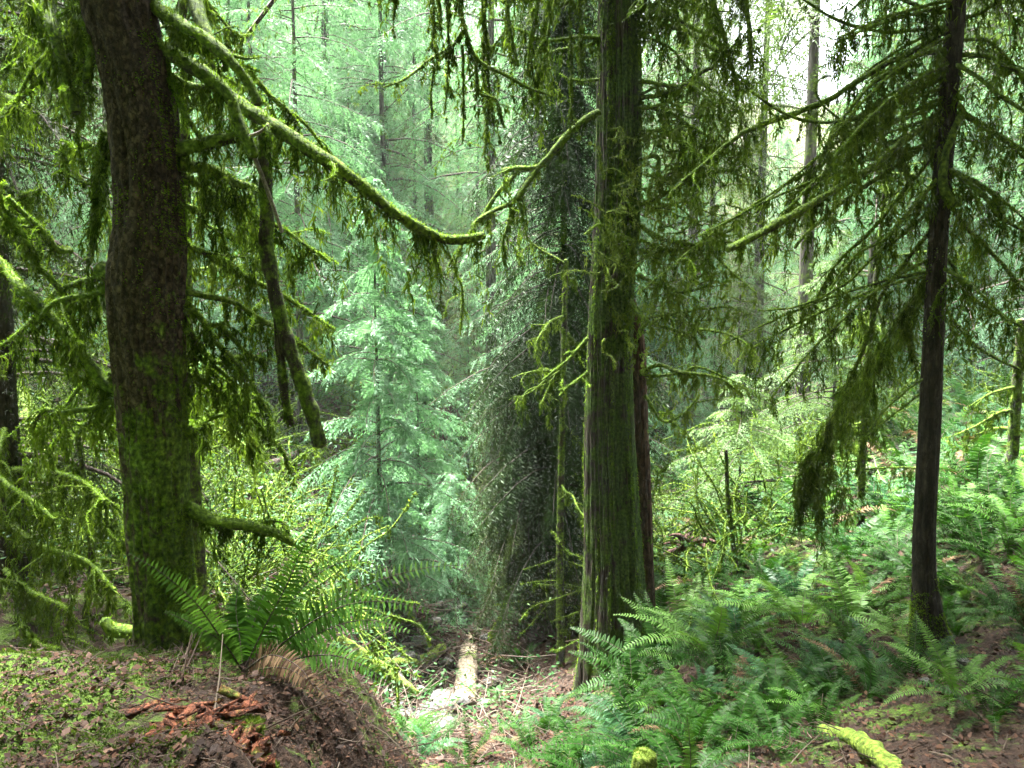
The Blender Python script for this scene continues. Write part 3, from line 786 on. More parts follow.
# twisted lichen twigs around the trunk at mid height
tw = MB(); tws = MB()
for k in range(120):
    p = P(rnd.uniform(596, 740), rnd.gauss(235, 55), DC - rnd.uniform(.3, .9)); d = unit(np.array([rnd.gauss(.3, 1), rnd.gauss(0, .5), rnd.gauss(.05, .5)])); pts = [p]
    for q in range(5):
        d = unit(d + np.array([rnd.gauss(0, .55), rnd.gauss(0, .4), rnd.gauss(0, .45)])); pts.append(pts[-1] + d * rnd.uniform(.05, .11))
    pp = catmull(pts, .025); r = np.linspace(.009, .004, len(pp)); tw.tube(pp, r, 5, 0, .3, k); fuzz(tws, pp, r, 300, .022, .4, .007); drape(tws, pp, r, .09, 12, 10, .007, .03)
w = tag(tw.build('twigs', M_branch, CT, loc, True), kind='stuff', label='twisted mossy twigs around the trunk'); kid(w); kid(tws.build('moss', M_lichen, w, loc))
mbc, _t = conifer_parts(H=22, Rm=4.6, z0=6.6, nb=200, seed=15, leaf=(.085, .02), nleaf=8, tw=.12, rise=.05, droop=.5, pw=.55, hang=.5)
for v in mbc.v: v[:, :2] += P(620, 0, DC)[:2]
kid(mbc.build('crown', [M_hemd, M_twigbark], CT, loc))

# ================================================================== RIGHT SLENDER HEMLOCK
DR = 5.6
loc = P(931, 648, DR)
RT = thing('slender_hemlock', 'slender dark trunk with many drooping boughs of hanging moss on the right', 'tree', loc)
rl = [(932, 690, 66), (931, 648, 50), (927, 615, 37), (924, 570, 27), (925, 512, 25), (929, 440, 25), (933, 350, 24), (937, 256, 22), (942, 180, 21), (948, 100, 21), (957, 0, 20)]
rpts = [P(a, b, DR) for a, b, w in rl]
dv = unit(unit(P(957, 0, DR) - P(937, 256, DR)) + UP)
for k in (1.5, 3, 5, 7.5): rpts.append(P(957, 0, DR) + dv * k)
g_, _, _ = trunk_mesh(rpts, [px_r(w * .8, DR) for a, b, w in rl] + [.065, .055, .04, .01], 70, .025, bark=.07, freq=(12, 4), flare=.7, fl_h=.17, seed=8, lob=3)
mb = MB(); mb.grid(g_, 0, True); rtrunk = mb.build('trunk', M_barkR, RT, loc, True); kid(rtrunk)
mb = MB()
surf_fuzz(mb, g_[:60], 16000, .02, .006, lambda b, n: fbm(b * 6, 3, 5) + .9 * sstep(-.2, -.9, b[:, 2]) > .4 + .3 * rng.random(len(b)), .4)
surf_fuzz(mb, g_[60:], 9000, .016, .006, lambda b, n: fbm(b * 4, 3, 15) - .5 * n[:, 0] > .4 + .3 * rng.random(len(b)), .4)
kid(mb.build('moss', M_moss, rtrunk, loc))
RB = [
 ([(950, 28), (915, 30, .1), (882, 32, .2), (842, 22, .2), (805, 0, .2), (780, -20, .2)], .014, .006, .06, 8, 3),
 ([(942, 103), (918, 113), (895, 122), (872, 128), (845, 122), (822, 105), (815, 88), (822, 78), (832, 75)], .013, .005, .08, 6, 1),
 ([(942, 75), (895, 100, -.1), (855, 118, -.2), (815, 122, -.3), (782, 113, -.4), (752, 92, -.4)], .016, .008, .12, 14, 3),
 ([(940, 116), (905, 140, -.1), (875, 165, -.2), (835, 190, -.4), (798, 212, -.6), (765, 230, -.7), (728, 250, -.8)], .022, .026, .13, 22, 5),
 ([(938, 134), (890, 170, .1), (850, 196, .1), (815, 226, .1), (795, 248, .1)], .018, .010, .15, 18, 5),
 ([(947, 30), (915, 50, .1), (888, 63, .2), (862, 78, .3), (832, 98, .4), (792, 114, .5), (742, 134, .6), (700, 168, .7), (682, 182, .7)], .022, .018, .2, 22, 8),
 ([(937, 205), (900, 236, .1), (875, 255, .1), (845, 283, .1), (800, 306, .1), (758, 310, .1)], .014, .006, .14, 14, 4),
 ([(934, 280), (905, 310, .2), (885, 345, .3), (872, 390, .4), (864, 425, .4), (858, 470, .4)], .014, .008, .18, 20, 5),
 ([(932, 372), (905, 392), (885, 410), (868, 430)], .01, .005, .0, 0, 0),
 ([(932, 385), (900, 410, .1), (876, 428, .1), (860, 440, .1)], .008, .004, .05, 4, 0),
 ([(936, 225), (905, 262, .2), (880, 300, .3), (865, 345, .4), (845, 390, .5)], .016, .012, .28, 24, 6),
 ([(950, 14), (918, 5, .1), (880, -10, .2), (840, -30, .3)], .014, .008, .18, 16, 5),
 ([(946, 50), (905, 62, -.1), (865, 92, -.2), (835, 130, -.3), (820, 160, -.3)], .016, .01, .26, 22, 7),
 ([(944, 65), (910, 85, .3), (872, 108, .5), (842, 150, .6), (815, 190, .6), (790, 235, .6)], .016, .01, .26, 22, 7),
 ([(940, 150), (905, 190, .3), (870, 232, .5), (838, 262, .6), (815, 300, .6)], .016, .01, .3, 22, 7),
 ([(938, 178), (915, 205, -.2), (885, 238, -.3), (855, 256, -.3), (830, 290, -.3)], .014, .008, .22, 20, 6),
 ([(955, 20), (978, 14), (992, 6), (1008, -6)], .016, .01, .18, 16, 3),
 ([(954, 55), (985, 56, -.1), (1005, 65, -.2), (1030, 78, -.3)], .018, .012, .3, 24, 5),
 ([(950, 42), (988, 42, .2), (1010, 62, .2), (1035, 100, .2)], .014, .008, .2, 18, 4),
 ([(950, 62), (980, 78, -.2), (1005, 100, -.3), (1040, 120, -.4)], .016, .01, .34, 26, 6),
 ([(946, 82), (962, 110, .1), (985, 125, .1), (1024, 152, .1)], .016, .01, .32, 26, 6),
 ([(960, 118, -.05), (952, 135, -.12), (945, 160, -.12), (943, 185, -.12), (952, 202, -.12), (958, 204, -.1)], .022, .03, .06, 18, 0),
 ([(940, 190), (965, 225, .1), (985, 245, .2), (1015, 280, .3), (1035, 300, .3)], .018, .012, .34, 26, 7),
 ([(937, 245), (952, 264), (966, 292), (995, 312), (1030, 330)], .014, .008, .24, 22, 5),
 ([(942, 165), (975, 188, -.2), (1000, 215, -.3), (1030, 235, -.4)], .016, .01, .36, 26, 7),
 ([(936, 290), (960, 330, .3), (985, 352, .3), (1020, 370, .4)], .012, .008, .2, 16, 4),
]
for pts, r0, r1, ln, cl, tw_ in RB:
    mossy_branch(RT, loc, PT(pts, DR), r0, r1, ln * 1.35, cl * .8, 420 if ln else 0, .018, int(tw_ * .6), .36, strands=25, wc=.045, droop=.9, twig_moss=.9)
bg = random.Random(12)
for k in range(24):
    y0 = bg.uniform(-60, 300); x0 = 957 - .075 * max(y0, 0); left = k % 3 != 0
    ln_ = bg.uniform(110, 320) if left else bg.uniform(70, 130)
    if y0 < 70 and left: ln_ = min(ln_, 120)
    sg = -1 if left else 1; sl_ = bg.uniform(.25, .75); dd = bg.uniform(-.7, 1.1)
    pts = [(x0, y0)] + [(x0 + sg * ln_ * u, y0 + ln_ * (sl_ * .6 * u + sl_ * .6 * u * u), dd * u) for u in (.25, .5, .75, 1)]
    mossy_branch(RT, loc, PT(pts, DR), .013, .006, bg.uniform(.2, .36), 17, 380, .018, 3, .34, strands=24, wc=.045, droop=.9, twig_moss=.9)
# the heavy dark bough hanging low
mossy_branch(RT, loc, PT([(936, 262), (890, 330, .6), (855, 380, .9), (838, 405, 1), (822, 440, 1), (808, 478, 1), (800, 500, 1)], DR), .012, .008, .40, 60, 500, .03, 22, .36, droop=1.2, strands=28, twig_moss=.9, fuzz_mat=M_drape)
mbc, _t = conifer_parts(H=10, Rm=2.6, z0=4.6, nb=80, seed=25, leaf=(.085, .02), nleaf=8, tw=.12, rise=.05, droop=.4, pw=.6)
for v in mbc.v: v[:, :2] += P(965, -60, DR)[:2]
kid(mbc.build('crown', [M_hemd, M_twigbark], RT, loc))

# ================================================================== MIDDLE-DISTANCE TREES
# the dark drooping cedar left of the big trunk
l0 = on_ground(561, 11.0)
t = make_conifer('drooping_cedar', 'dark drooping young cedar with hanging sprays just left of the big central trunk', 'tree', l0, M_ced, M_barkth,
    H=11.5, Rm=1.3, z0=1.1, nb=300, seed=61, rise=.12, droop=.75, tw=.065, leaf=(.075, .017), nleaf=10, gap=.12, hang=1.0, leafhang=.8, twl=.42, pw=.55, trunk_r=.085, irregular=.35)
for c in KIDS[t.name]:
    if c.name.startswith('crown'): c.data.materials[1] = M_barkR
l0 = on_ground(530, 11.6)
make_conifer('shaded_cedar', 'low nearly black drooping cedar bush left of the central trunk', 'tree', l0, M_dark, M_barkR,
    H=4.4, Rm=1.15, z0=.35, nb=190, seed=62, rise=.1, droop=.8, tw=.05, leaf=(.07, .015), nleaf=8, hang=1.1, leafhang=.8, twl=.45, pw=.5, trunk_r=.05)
# pale young hemlock beyond the ravine
l0 = on_ground(378, 11.6)
hero = make_conifer('young_hemlock', 'pale bluish green young hemlock with layered feathery boughs left of the ravine', 'tree', l0, M_hem, M_barkfar,
    H=6.6, Rm=1.45, z0=.3, nb=105, seed=71, rise=.3, droop=.55, tw=.07, leaf=(.085, .02), nleaf=8, hang=.25, leafhang=.4, twl=.42, pw=.75, trunk_r=.05)
l0 = on_ground(452, 13.0)
make_conifer('hemlock_sapling', 'small pale green hemlock sapling in the ravine bottom', 'sapling', l0, M_hem, M_barkfar,
    H=2.6, Rm=1.0, z0=.15, nb=80, seed=72, rise=.3, droop=.5, tw=.05, leaf=(.06, .014), nleaf=8, hang=.25, leafhang=.4, twl=.42, pw=.7, trunk_r=.03)
l0 = on_ground(418, 14.5)
make_conifer('hemlock_sapling', 'taller pale green hemlock sapling behind the young hemlock', 'sapling', l0, M_hem, M_barkfar,
    H=5.6, Rm=1.3, z0=.2, nb=130, seed=73, rise=.3, droop=.5, tw=.06, leaf=(.07, .016), nleaf=8, hang=.25, leafhang=.4, twl=.42, pw=.75, trunk_r=.04)
l0 = on_ground(742, 11.5)
make_conifer('yellowish_sapling', 'low yellowish green spreading conifer sapling right of the central trunk', 'sapling', l0, M_yel, M_barkfar,
    H=2.5, Rm=1.3, z0=.5, nb=60, seed=74, rise=.1, droop=.3, tw=.06, leaf=(.06, .014), nleaf=7, hang=.2, leafhang=.3, twl=.4, pw=.8, trunk_r=.03)
l0 = on_ground(834, 14.0)
make_conifer('yellowish_sapling', 'taller yellow green conifer sapling left of the slender dark trunk', 'sapling', l0, M_yel, M_barkfar,
    H=4.4, Rm=1.5, z0=.5, nb=100, seed=75, rise=.1, droop=.35, tw=.06, leaf=(.065, .015), nleaf=7, hang=.25, leafhang=.3, twl=.4, pw=.75, trunk_r=.035)
# dark tree at the left edge
l0 = on_ground(4, 7.2)
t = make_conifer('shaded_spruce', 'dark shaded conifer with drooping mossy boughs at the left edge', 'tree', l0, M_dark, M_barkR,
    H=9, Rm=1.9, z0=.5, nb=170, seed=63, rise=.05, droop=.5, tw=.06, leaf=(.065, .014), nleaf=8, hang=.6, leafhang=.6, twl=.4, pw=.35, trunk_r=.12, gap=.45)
for pts, r0, r1, ln, cl, tw_ in [
  ([(5, 60), (20, 40, -.5), (38, 28, -.9)], .03, .02, .2, 18, 3), ([(5, 120), (-10, 95, -.6), (8, 98, -1), (25, 108, -1.2)], .03, .02, .34, 26, 5),
  ([(5, 230), (18, 200, -.7), (40, 190, -1.2)], .024, .016, .3, 24, 5), ([(5, 470), (40, 470, -.6), (80, 480, -1.2), (105, 500, -1.6)], .024, .012, .3, 28, 7),
  ([(5, 520), (40, 545, -.6), (85, 560, -1.2), (115, 590, -1.5)], .024, .012, .3, 28, 7), ([(5, 570), (30, 590, -.9), (70, 610, -1.5)], .024, .012, .3, 28, 7),
  ([(5, 600), (35, 640, -1.2), (60, 650, -1.6)], .024, .012, .28, 28, 6), ([(5, 430), (-5, 470, -1), (30, 500, -1.6), (55, 520, -1.8)], .024, .012, .3, 28, 7)]:
    mossy_branch(t, l0, PT(pts, 7.0), r0, r1, ln, cl, 380, .024, tw_, .4, droop=.8)
# thin mossy stems
def stem(label, pts, d, r0, r1, nb, seed, ln=.1, mat=None, name='mossy_sapling', group=None):
    l = P(*pts[0][:2], d)
    l = np.array([l[0], l[1], G(l[0], l[1])])
    t = thing(name, label, 'sapling', l, group)
    pp = catmull([l - UP * .1] + [P(a[0], a[1], d) for a in pts[1:]], .05)
    tk = MB(); rad = np.linspace(r0, r1, len(pp)); tk.tube(pp, rad, 10, 0, .2, seed); w = tk.build('stem', mat or M_barkth, t, l, True); kid(w)
    m = MB(); fuzz(m, pp, rad, 260, .025, 0, .008); kid(m.build('moss', M_drape, w, l))
    for k in range(nb):
        i = rnd.randrange(len(pp) // 5, len(pp)); d_ = unit(np.array([rnd.gauss(0, 1), rnd.gauss(0, 1), rnd.gauss(.1, .3)])); q = [pp[i]]
        for s in range(4):
            d_ = unit(d_ + np.array([rnd.gauss(0, .3), rnd.gauss(0, .3), rnd.gauss(-.12, .2)])); q.append(q[-1] + d_ * rnd.uniform(.12, .28))
        mossy_branch(t, l, q, r0 * .3, .004, ln * 1.3, 22, 300, .022, 4, .25, strands=18, wd=.008, fuzz_mat=M_drape)
    return t
stem('thin dark mossy stem close behind the thick leaning tree', [(206, 640), (200, 560), (196, 500), (191, 400), (188, 320), (186, 200), (184, 60), (182, -60)], 6.2, .05, .03, 12, 1, .14)
stem('thin straight dark stem left of the central cedar', [(561, 670), (560, 560), (561, 480), (563, 380), (566, 260)], 9.6, .055, .03, 9, 2, .14)
stem('thin dark mossy pole left of the slender hemlock', [(860, 545), (862, 470), (866, 400), (872, 320), (880, 240), (886, 160)], 9.0, .05, .02, 12, 3, .22)
stem('bare thin stem leaning in the ferns right of the cedar', [(738, 590), (733, 540), (728, 500), (726, 450)], 8.6, .03, .02, 3, 4, .08)
stem('thin mossy stem at the right edge', [(1008, 560), (1012, 470), (1016, 400), (1022, 320)], 9.0, .07, .05, 5, 5, .2)
stem('crooked mossy stem among the dark boughs at lower left', [(84, 640), (92, 560), (86, 500), (78, 430)], 6.6, .03, .02, 6, 6, .16)

# ------------------------------------------------------------------ background forest (each tree copied from a few kinds)
KINDS = []
specs = [
 dict(H=12, Rm=2.3, z0=.8, nb=120, rise=.2, droop=.55, hang=.25, leafhang=.35, pw=.8),
 dict(H=12, Rm=1.9, z0=.8, nb=120, rise=.1, droop=.65, hang=.6, leafhang=.6, pw=.7),
 dict(H=12, Rm=2.6, z0=1.0, nb=110, rise=.15, droop=.45, hang=.2, leafhang=.3, pw=.75),
 dict(H=12, Rm=1.5, z0=5.0, nb=75, rise=.05, droop=.55, hang=.4, leafhang=.5, pw=.6),
]
for k, s in enumerate(specs):
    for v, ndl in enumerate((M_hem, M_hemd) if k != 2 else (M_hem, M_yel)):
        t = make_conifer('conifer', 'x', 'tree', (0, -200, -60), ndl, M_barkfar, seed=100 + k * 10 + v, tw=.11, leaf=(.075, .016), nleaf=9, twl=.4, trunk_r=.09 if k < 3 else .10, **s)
        KINDS.append(t)
FIRST = {k: True for k in range(len(KINDS))}
used = []
def plant(k, x, y, H, label, group, wide=1.0):
    z = G(x, y) - .15
    s = H / 12
    rz = rnd.uniform(0, 6.28)
    t = KINDS[k]
    if FIRST[k]:
        FIRST[k] = False
        t.location = (x, y, z); t.rotation_euler = (0, 0, rz); t.scale = (s * wide, s * wide, s); tag(t, label, 'tree', group)
    else:
        dup(t, (x, y, z), rz, (s * wide, s * wide, s), label, group)
    used.append((x, y))
# tall trunks one can pick out
for px, d, H, k, lb in [(332, 24, 22, 6, 'tall straight grey trunk behind the long mossy limb'), (388, 30, 24, 6, 'slim distant trunk right of the long mossy limb'),
     (492, 21, 20, 6, 'pale slim trunk between the hanging branches at top centre'), (803, 17, 19, 7, 'dark tall trunk standing behind the boughs of the slender hemlock'),
     (756, 26, 22, 7, 'slim grey trunk beneath the bright sky gap'), (430, 34, 26, 6, 'pale bare trunk in the bright haze of the ravine'), (690, 22, 20, 7, 'grey trunk just right of the big cedar'),
     (978, 24, 22, 7, 'far grey trunk right of the slender hemlock'), (262, 30, 24, 6, 'far grey trunk behind the broken hanging limb'), (60, 22, 20, 7, 'grey trunk behind the boughs at upper left')]:
    plant(k, P(px, 384, d)[0], d, H, lb, None, 1.15)
def zone(px):
    return ('left of the thick leaning tree' if px < 130 else 'between the leaning tree and the ravine' if px < 400 else 'up the bright ravine' if px < 560 else
            'right of the central cedar' if px < 780 else 'behind the slender hemlock')
DB = [(16, 22, 26, .9), (22, 30, 50, 1.2), (30, 42, 70, 1.6), (42, 64, 70, 2.3)]
for bi, (d0, d1, n, sep) in enumerate(DB):
    got = tries = 0
    while got < n and tries < 6000:
        tries += 1
        d = rnd.uniform(d0, d1); px = rnd.uniform(-60, 1084); x = (px - 512) / FPX * d
        if bi == 0 and (540 < px < 560 or 700 < px < 980 and d < 19): continue
        if 400 < px < 540 and d < 19: continue
        if 725 < px < 840 and d > 24 and rnd.random() < .15: continue
        if any((x - a) ** 2 + (d - b) ** 2 < sep * sep for a, b in used): continue
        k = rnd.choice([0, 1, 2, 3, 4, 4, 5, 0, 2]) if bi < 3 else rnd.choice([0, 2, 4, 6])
        k = {0: 0, 1: 1, 2: 2, 3: 3, 4: 4, 5: 5, 6: 6}[k]
        sz = rnd.choice(['small', 'tall']) if bi < 2 else 'tall'
        H = rnd.uniform(4, 8) if sz == 'small' else rnd.uniform(11, 20) + bi * 1.5
        if 400 < px < 540 and d < 30: k, sz, H = (0, 0, 4, 1)[got % 4], 'small', rnd.uniform(3, 6)
        if 720 < px < 850: H = min(H, rnd.uniform(8, 14))
        col = 'yellow green' if k == 5 else 'mid green' if k in (1, 3) else 'pale green'
        dist = ['near', 'middle', 'upper', 'hazy farthest'][bi]
        lb = f'{sz} {col} conifer on the {dist} slope {zone(px)}'
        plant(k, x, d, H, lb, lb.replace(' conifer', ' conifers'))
        got += 1

# unseen firs added around the camera to shade the foreground from the open sky
fir = make_conifer('conifer', 'tall fir of the shady stand around the viewpoint', 'tree', (-7.5, -2.2, G(-7.5, -2.2) - .2), M_hemd, M_barkfar, 'firs around the viewpoint',
    H=17, Rm=3.4, z0=8.2, nb=120, seed=333, rise=.1, droop=.3, tw=.17, leaf=(.17, .05), nleaf=6, twl=.4, hang=.3, pw=.5, trunk_r=.2)
for k, (x, y) in enumerate([(-4.8, -3.4), (-1.8, -2.6), (1.5, -3.4), (4.6, -2.4), (7.7, -3.2), (8.2, .6), (-.9, -1.0), (3.1, .1), (-3.3, -.3), (6.2, 2.0), (-5.8, 2.6), (11, 3.0), (0.2, -6.5), (-3.6, -6.8), (4.2, -6.8)]):
    dup(fir, (x, y, G(x, y) - .2), k * 1.3, rnd.uniform(.92, 1.12), 'tall fir of the shady stand around the viewpoint', 'firs around the viewpoint')

low = make_conifer('conifer', 'x', 'tree', (-3.2, -8.5, G(-3.2, -8.5) - .2), M_dark, M_barkfar, 'firs behind the viewpoint',
    H=17, Rm=3.2, z0=1.2, nb=170, seed=334, rise=.1, droop=.3, tw=.17, leaf=(.2, .06), nleaf=6, twl=.4, hang=.3, pw=.5, trunk_r=.2)
tag(low, 'dark low branched fir behind the viewpoint')  # low-crowned firs added out of frame to cut light reaching the front
for k, (x, y) in enumerate([(-8, -6.5), (1.0, -9.0), (5.0, -8.5), (9.5, -6.0), (-11.5, -1.5), (12.5, -1.0), (-12, 4), (14, 4)]):
    dup(low, (x, y, G(x, y) - .2), k * 1.3, rnd.uniform(.92, 1.12), 'dark low branched fir behind the viewpoint', 'firs behind the viewpoint')

M_fernh = leafy('fern_bright', [(0, (.018, .055, .006)), (.5, (.05, .135, .016)), (1, (.12, .25, .05))], .3, .5, 1.2)
# ================================================================== FERNS
# the hero fern on the mound: each frond traced in space
DF = 3.35
l0 = P(243, 668, DF); l0[2] = G(l0[0], l0[1])
hf = thing('sword_fern', 'big sword fern with long arching fronds on the mound beside the leaning tree', 'fern', l0, None)
def traced_frond(parent, origin, pts, npair, plen, pw, mat, seed, label=None, tilt=0.0):
    path = catmull(pts, .02); n = len(path)
    mb = MB(); mb.tube(path, np.linspace(.0045, .0012, n), 5, 1, caps=False)
    s = np.linspace(.12, .99, npair); idx = s * (n - 1); i = np.minimum(idx.astype(int), n - 2); f = (idx - i)[:, None]
    p = path[i] * (1 - f) + path[i + 1] * f; tan = unit(path[i + 1] - path[i])
    env = np.clip((s - .06) / .22, 0, 1) ** .7 * (1 - ((s - .25).clip(0) / .78) ** 1.8)
    nr = unit(np.array([0, -.75, .6]) + np.array([math.sin(tilt), 0, 0])); side = unit(np.cross(tan, nr)); nrm = np.cross(side, tan)
    g = np.random.default_rng(seed)
    for sg in (1, -1):
        d = unit(sg * side + tan * .3 + nrm * .1 + g.normal(size=(npair, 3)) * .09)
        ln = plen * env * g.uniform(.88, 1.1, npair) + .003
        nn = unit(nrm + g.normal(size=(npair, 3)) * .2); sd2 = unit(np.cross(d, nn)); W = pw * (.45 + .55 * env)
        m_ = p + d * (ln * .5)[:, None]; e = m_ + unit(d - UP * .3) * (ln * .5)[:, None]
        v = np.stack([p - sd2 * (W * .35)[:, None], p + sd2 * (W * .5)[:, None], m_ + sd2 * (W * .4)[:, None], m_ - sd2 * (W * .4)[:, None], e], 1)
        o = np.arange(npair)[:, None] * 5; k = mb.n
        mb.add(v.reshape(-1, 3), o + np.array([0, 1, 2, 3]), 0); mb.f.append((o + np.array([3, 2, 4]) + k, 0))
    o = mb.build('frond', [mat, M_twigbark], parent, origin)
    if label: tag(o, label=label)
    kid(o)
b0 = (243, 668)
HF = [
 ([b0, (222, 640, -.1), (195, 602, -.2), (160, 572, -.3), (128, 553, -.35)], .075, M_fernl, 0, 'pale green frond reaching up to the left'),
 ([b0, (225, 645, -.1), (200, 628, -.15), (165, 611, -.2)], .06, M_fernl, 0, 'short pale frond reaching left'),
 ([b0, (262, 632, .0), (285, 588, .05), (304, 545, .08), (312, 528, .1)], .12, M_fernh, .6, None),
 ([b0, (240, 640, .05), (236, 610, .1), (238, 585, .15)], .09, M_fernh, 0, None),
 ([b0, (250, 635, .1), (262, 600, .2), (270, 580, .3)], .085, M_fernh, .3, None),
 ([b0, (280, 645, -.05), (315, 620, -.1), (350, 604, -.15), (392, 602, -.2), (430, 612, -.2)], .10, M_fernh, .3, None),
 ([b0, (285, 652, .05), (330, 628, .05), (370, 620, .05), (410, 632, .0)], .09, M_fernh, .3, None),
 ([b0, (282, 640, .2), (330, 605, .3), (375, 582, .4), (425, 568, .5), (470, 565, .5)], .09, M_fernl, .3, None),
 ([b0, (290, 660, -.1), (330, 655, -.15), (368, 668, -.2), (395, 690, -.2)], .08, M_fernh, .3, None),
 ([b0, (275, 625, .3), (310, 580, .5), (350, 560, .6), (385, 568, .6)], .09, M_fernh, .3, None),
 ([b0, (285, 668, -.2), (320, 690, -.3), (335, 712, -.35)], .07, M_ferndead, .2, 'dead brown drooping frond'),
 ([b0, (270, 655, -.2), (300, 668, -.35), (318, 695, -.4)], .07, M_ferndead, .2, 'dead brown drooping frond'),
]
for q, (pts, pl, mt, tl, lb) in enumerate(HF):
    pp = PT(pts, DF); pp[0] = l0 + np.array([0, 0, .0])
    traced_frond(hf, l0, pp, 38, pl, .017, mt, q, lb, tl)
# near ferns with a mesh per frond
NEAR = [
 (660, 4.6, 0.83, M_fern, 16, 'large dark green sword fern directly below the central cedar'), (590, 5.0, 0.72, M_fern, 14, 'dark sword fern at bottom centre right of the ravine'),
 (740, 4.5, 0.76, M_fern, 15, 'broad sword fern at the bottom right of the upright light frond'), (700, 5.6, 0.72, M_fern, 14, 'sword fern behind the broad bottom one, below the cedar roots'),
 (790, 5.2, 0.76, M_fern, 14, 'wide sword fern in the hollow left of the slender hemlock'), (850, 5.4, 0.65, M_fern, 13, 'sword fern at the left foot of the slender hemlock'),
 (975, 4.3, 0.5, M_fernl, 12, 'light green fern at the lower right edge by the path'), (1010, 4.0, 0.5, M_fern, 12, 'fern at the right edge closest to the camera'),
 (880, 5.6, 0.58, M_fernb, 11, 'bluish fern just left of the hemlock base'), (640, 6.4, 0.72, M_fern, 15, 'sword fern against the foot of the central cedar'),
 (540, 5.6, 0.58, M_fern, 12, 'small sword fern at the brink of the ravine'), (690, 3.9, 0.58, M_fern, 12, 'dark fern at the very bottom around the upright light frond'),
 (1000, 7.4, 0.94, M_fern, 16, 'big arching sword fern right of the slender hemlock'), (960, 8.4, 0.86, M_fern, 14, 'sword fern behind the slender hemlock base'),
 (860, 7.8, 0.86, M_fern, 15, 'spiky upright sword fern left of the slender hemlock, farther back'), (810, 6.8, 0.79, M_fernl, 14, 'lighter sword fern in the middle of the fern bank'),
 (745, 6.9, 0.72, M_fernb, 13, 'bluish sword fern right of the cedar base'), (770, 8.2, 0.79, M_fern, 14, 'sword fern up the bank behind the bluish fern'),
 (560, 4.4, 0.58, M_fern, 12, 'dark fern at the lower edge left of the mossy stump'), (615, 4.2, 0.54, M_fern, 11, 'dark fern just behind the small mossy stump'), (790, 4.2, 0.5, M_fern, 11, 'low dark fern beside the mossy log end'),
 (830, 4.5, 0.43, M_fern, 9, 'small dark fern above the mossy log'),
]
for q, (px, d, s, mt, n, lb) in enumerate(NEAR):
    l = on_ground(px, d, -.02)
    frond_fern(lb, l, mt, n, s, None, 300 + q, dead=1 if q % 4 == 0 else 0)
# the upright light green frond at the bottom
l = on_ground(690, 3.7); t = thing('fern', 'single upright light green frond at the bottom', 'fern', l)
traced_frond(t, l, [l, P(690, 775, 3.7), P(690, 745, 3.72), P(687, 716, 3.74)], 34, .055, .013, M_fernl, 99)
l = on_ground(572, 3.9); 
frond_fern('withered brown fern at the bottom beside the mossy stump', l, M_ferndead, 6, .5, None, 555)
# farther ferns
FM = []
for s, mt in enumerate((M_fern, M_fern, M_fernl, M_fernb, M_fernh, M_fern)):
    FM.append(fern_mesh(500 + s, (17, 13, 12, 15, 11, 21)[s], mt))
FTONE = ['deep green', 'dark green', 'light green', 'bluish green', 'fresh green sparse', 'dark green bushy']
fpos = [(P(a[0], 384, a[1])[0], a[1]) for a in NEAR]
def far_fern(n, reg, label, sz):
    got = tries = 0
    while got < n and tries < 5000:
        tries += 1
        px, d = rnd.uniform(*reg[:2]), rnd.uniform(*reg[2:]); x = P(px, 384, d)[0]
        if any((x - a) ** 2 + (d - b) ** 2 < (.42 * max(d, 5.5) / 9) ** 2 for a, b in fpos): continue
        if mound_w(x, d) > .02 or math.hypot(x - 1.05, d - 8) < .7: continue
        if math.hypot(x - 3.05, d - 5.6) < .45 or (px > 930 and 4.3 < d < 5.5) or (840 < px < 960 and d < 4.7): continue
        k = rnd.randrange(6)
        o = bpy.data.objects.new('sword_fern', FM[k]); sc.collection.objects.link(o)
        o.location = (x, d, G(x, d) - .03); o.rotation_euler = (rnd.gauss(0, .2), rnd.gauss(0, .2), rnd.uniform(0, 6.28)); s = sz * rnd.uniform(.7, 1.25); o.scale = (s, s, s * rnd.uniform(.6, 1.1))
        tag(o, FTONE[k] + ' ' + label, 'fern', FTONE[k] + ' ferns ' + label.split(' ', 3)[-1]); fpos.append((x, d)); got += 1
far_fern(34, (600, 1080, 3.9, 6.2), 'sword fern low in the dark front bank at bottom right', .62)
far_fern(36, (640, 1060, 6.2, 8.4), 'sword fern in the middle of the fern bank right of the cedar', .85)
far_fern(34, (650, 1040, 8.2, 11.5), 'sword fern on the bank right of the central cedar', 1.05)
far_fern(44, (680, 1060, 11.5, 17), 'sword fern higher on the far right bank', 1.15)
far_fern(30, (660, 1060, 17, 25), 'sword fern far off behind the slender hemlock', 1.3)
far_fern(46, (-20, 370, 9, 18), 'sword fern on the ravine side behind the leaning tree', .9)
far_fern(34, (-20, 480, 18, 28), 'sword fern far up the left slope', 1.2)
far_fern(9, (405, 560, 5.4, 8), 'sword fern small at the near brink of the ravine', .42)
far_fern(12, (395, 540, 7.6, 11.5), 'sword fern small among the rubble of the ravine floor', .4)
far_fern(14, (390, 560, 12, 24), 'sword fern along the ravine bed', .8)

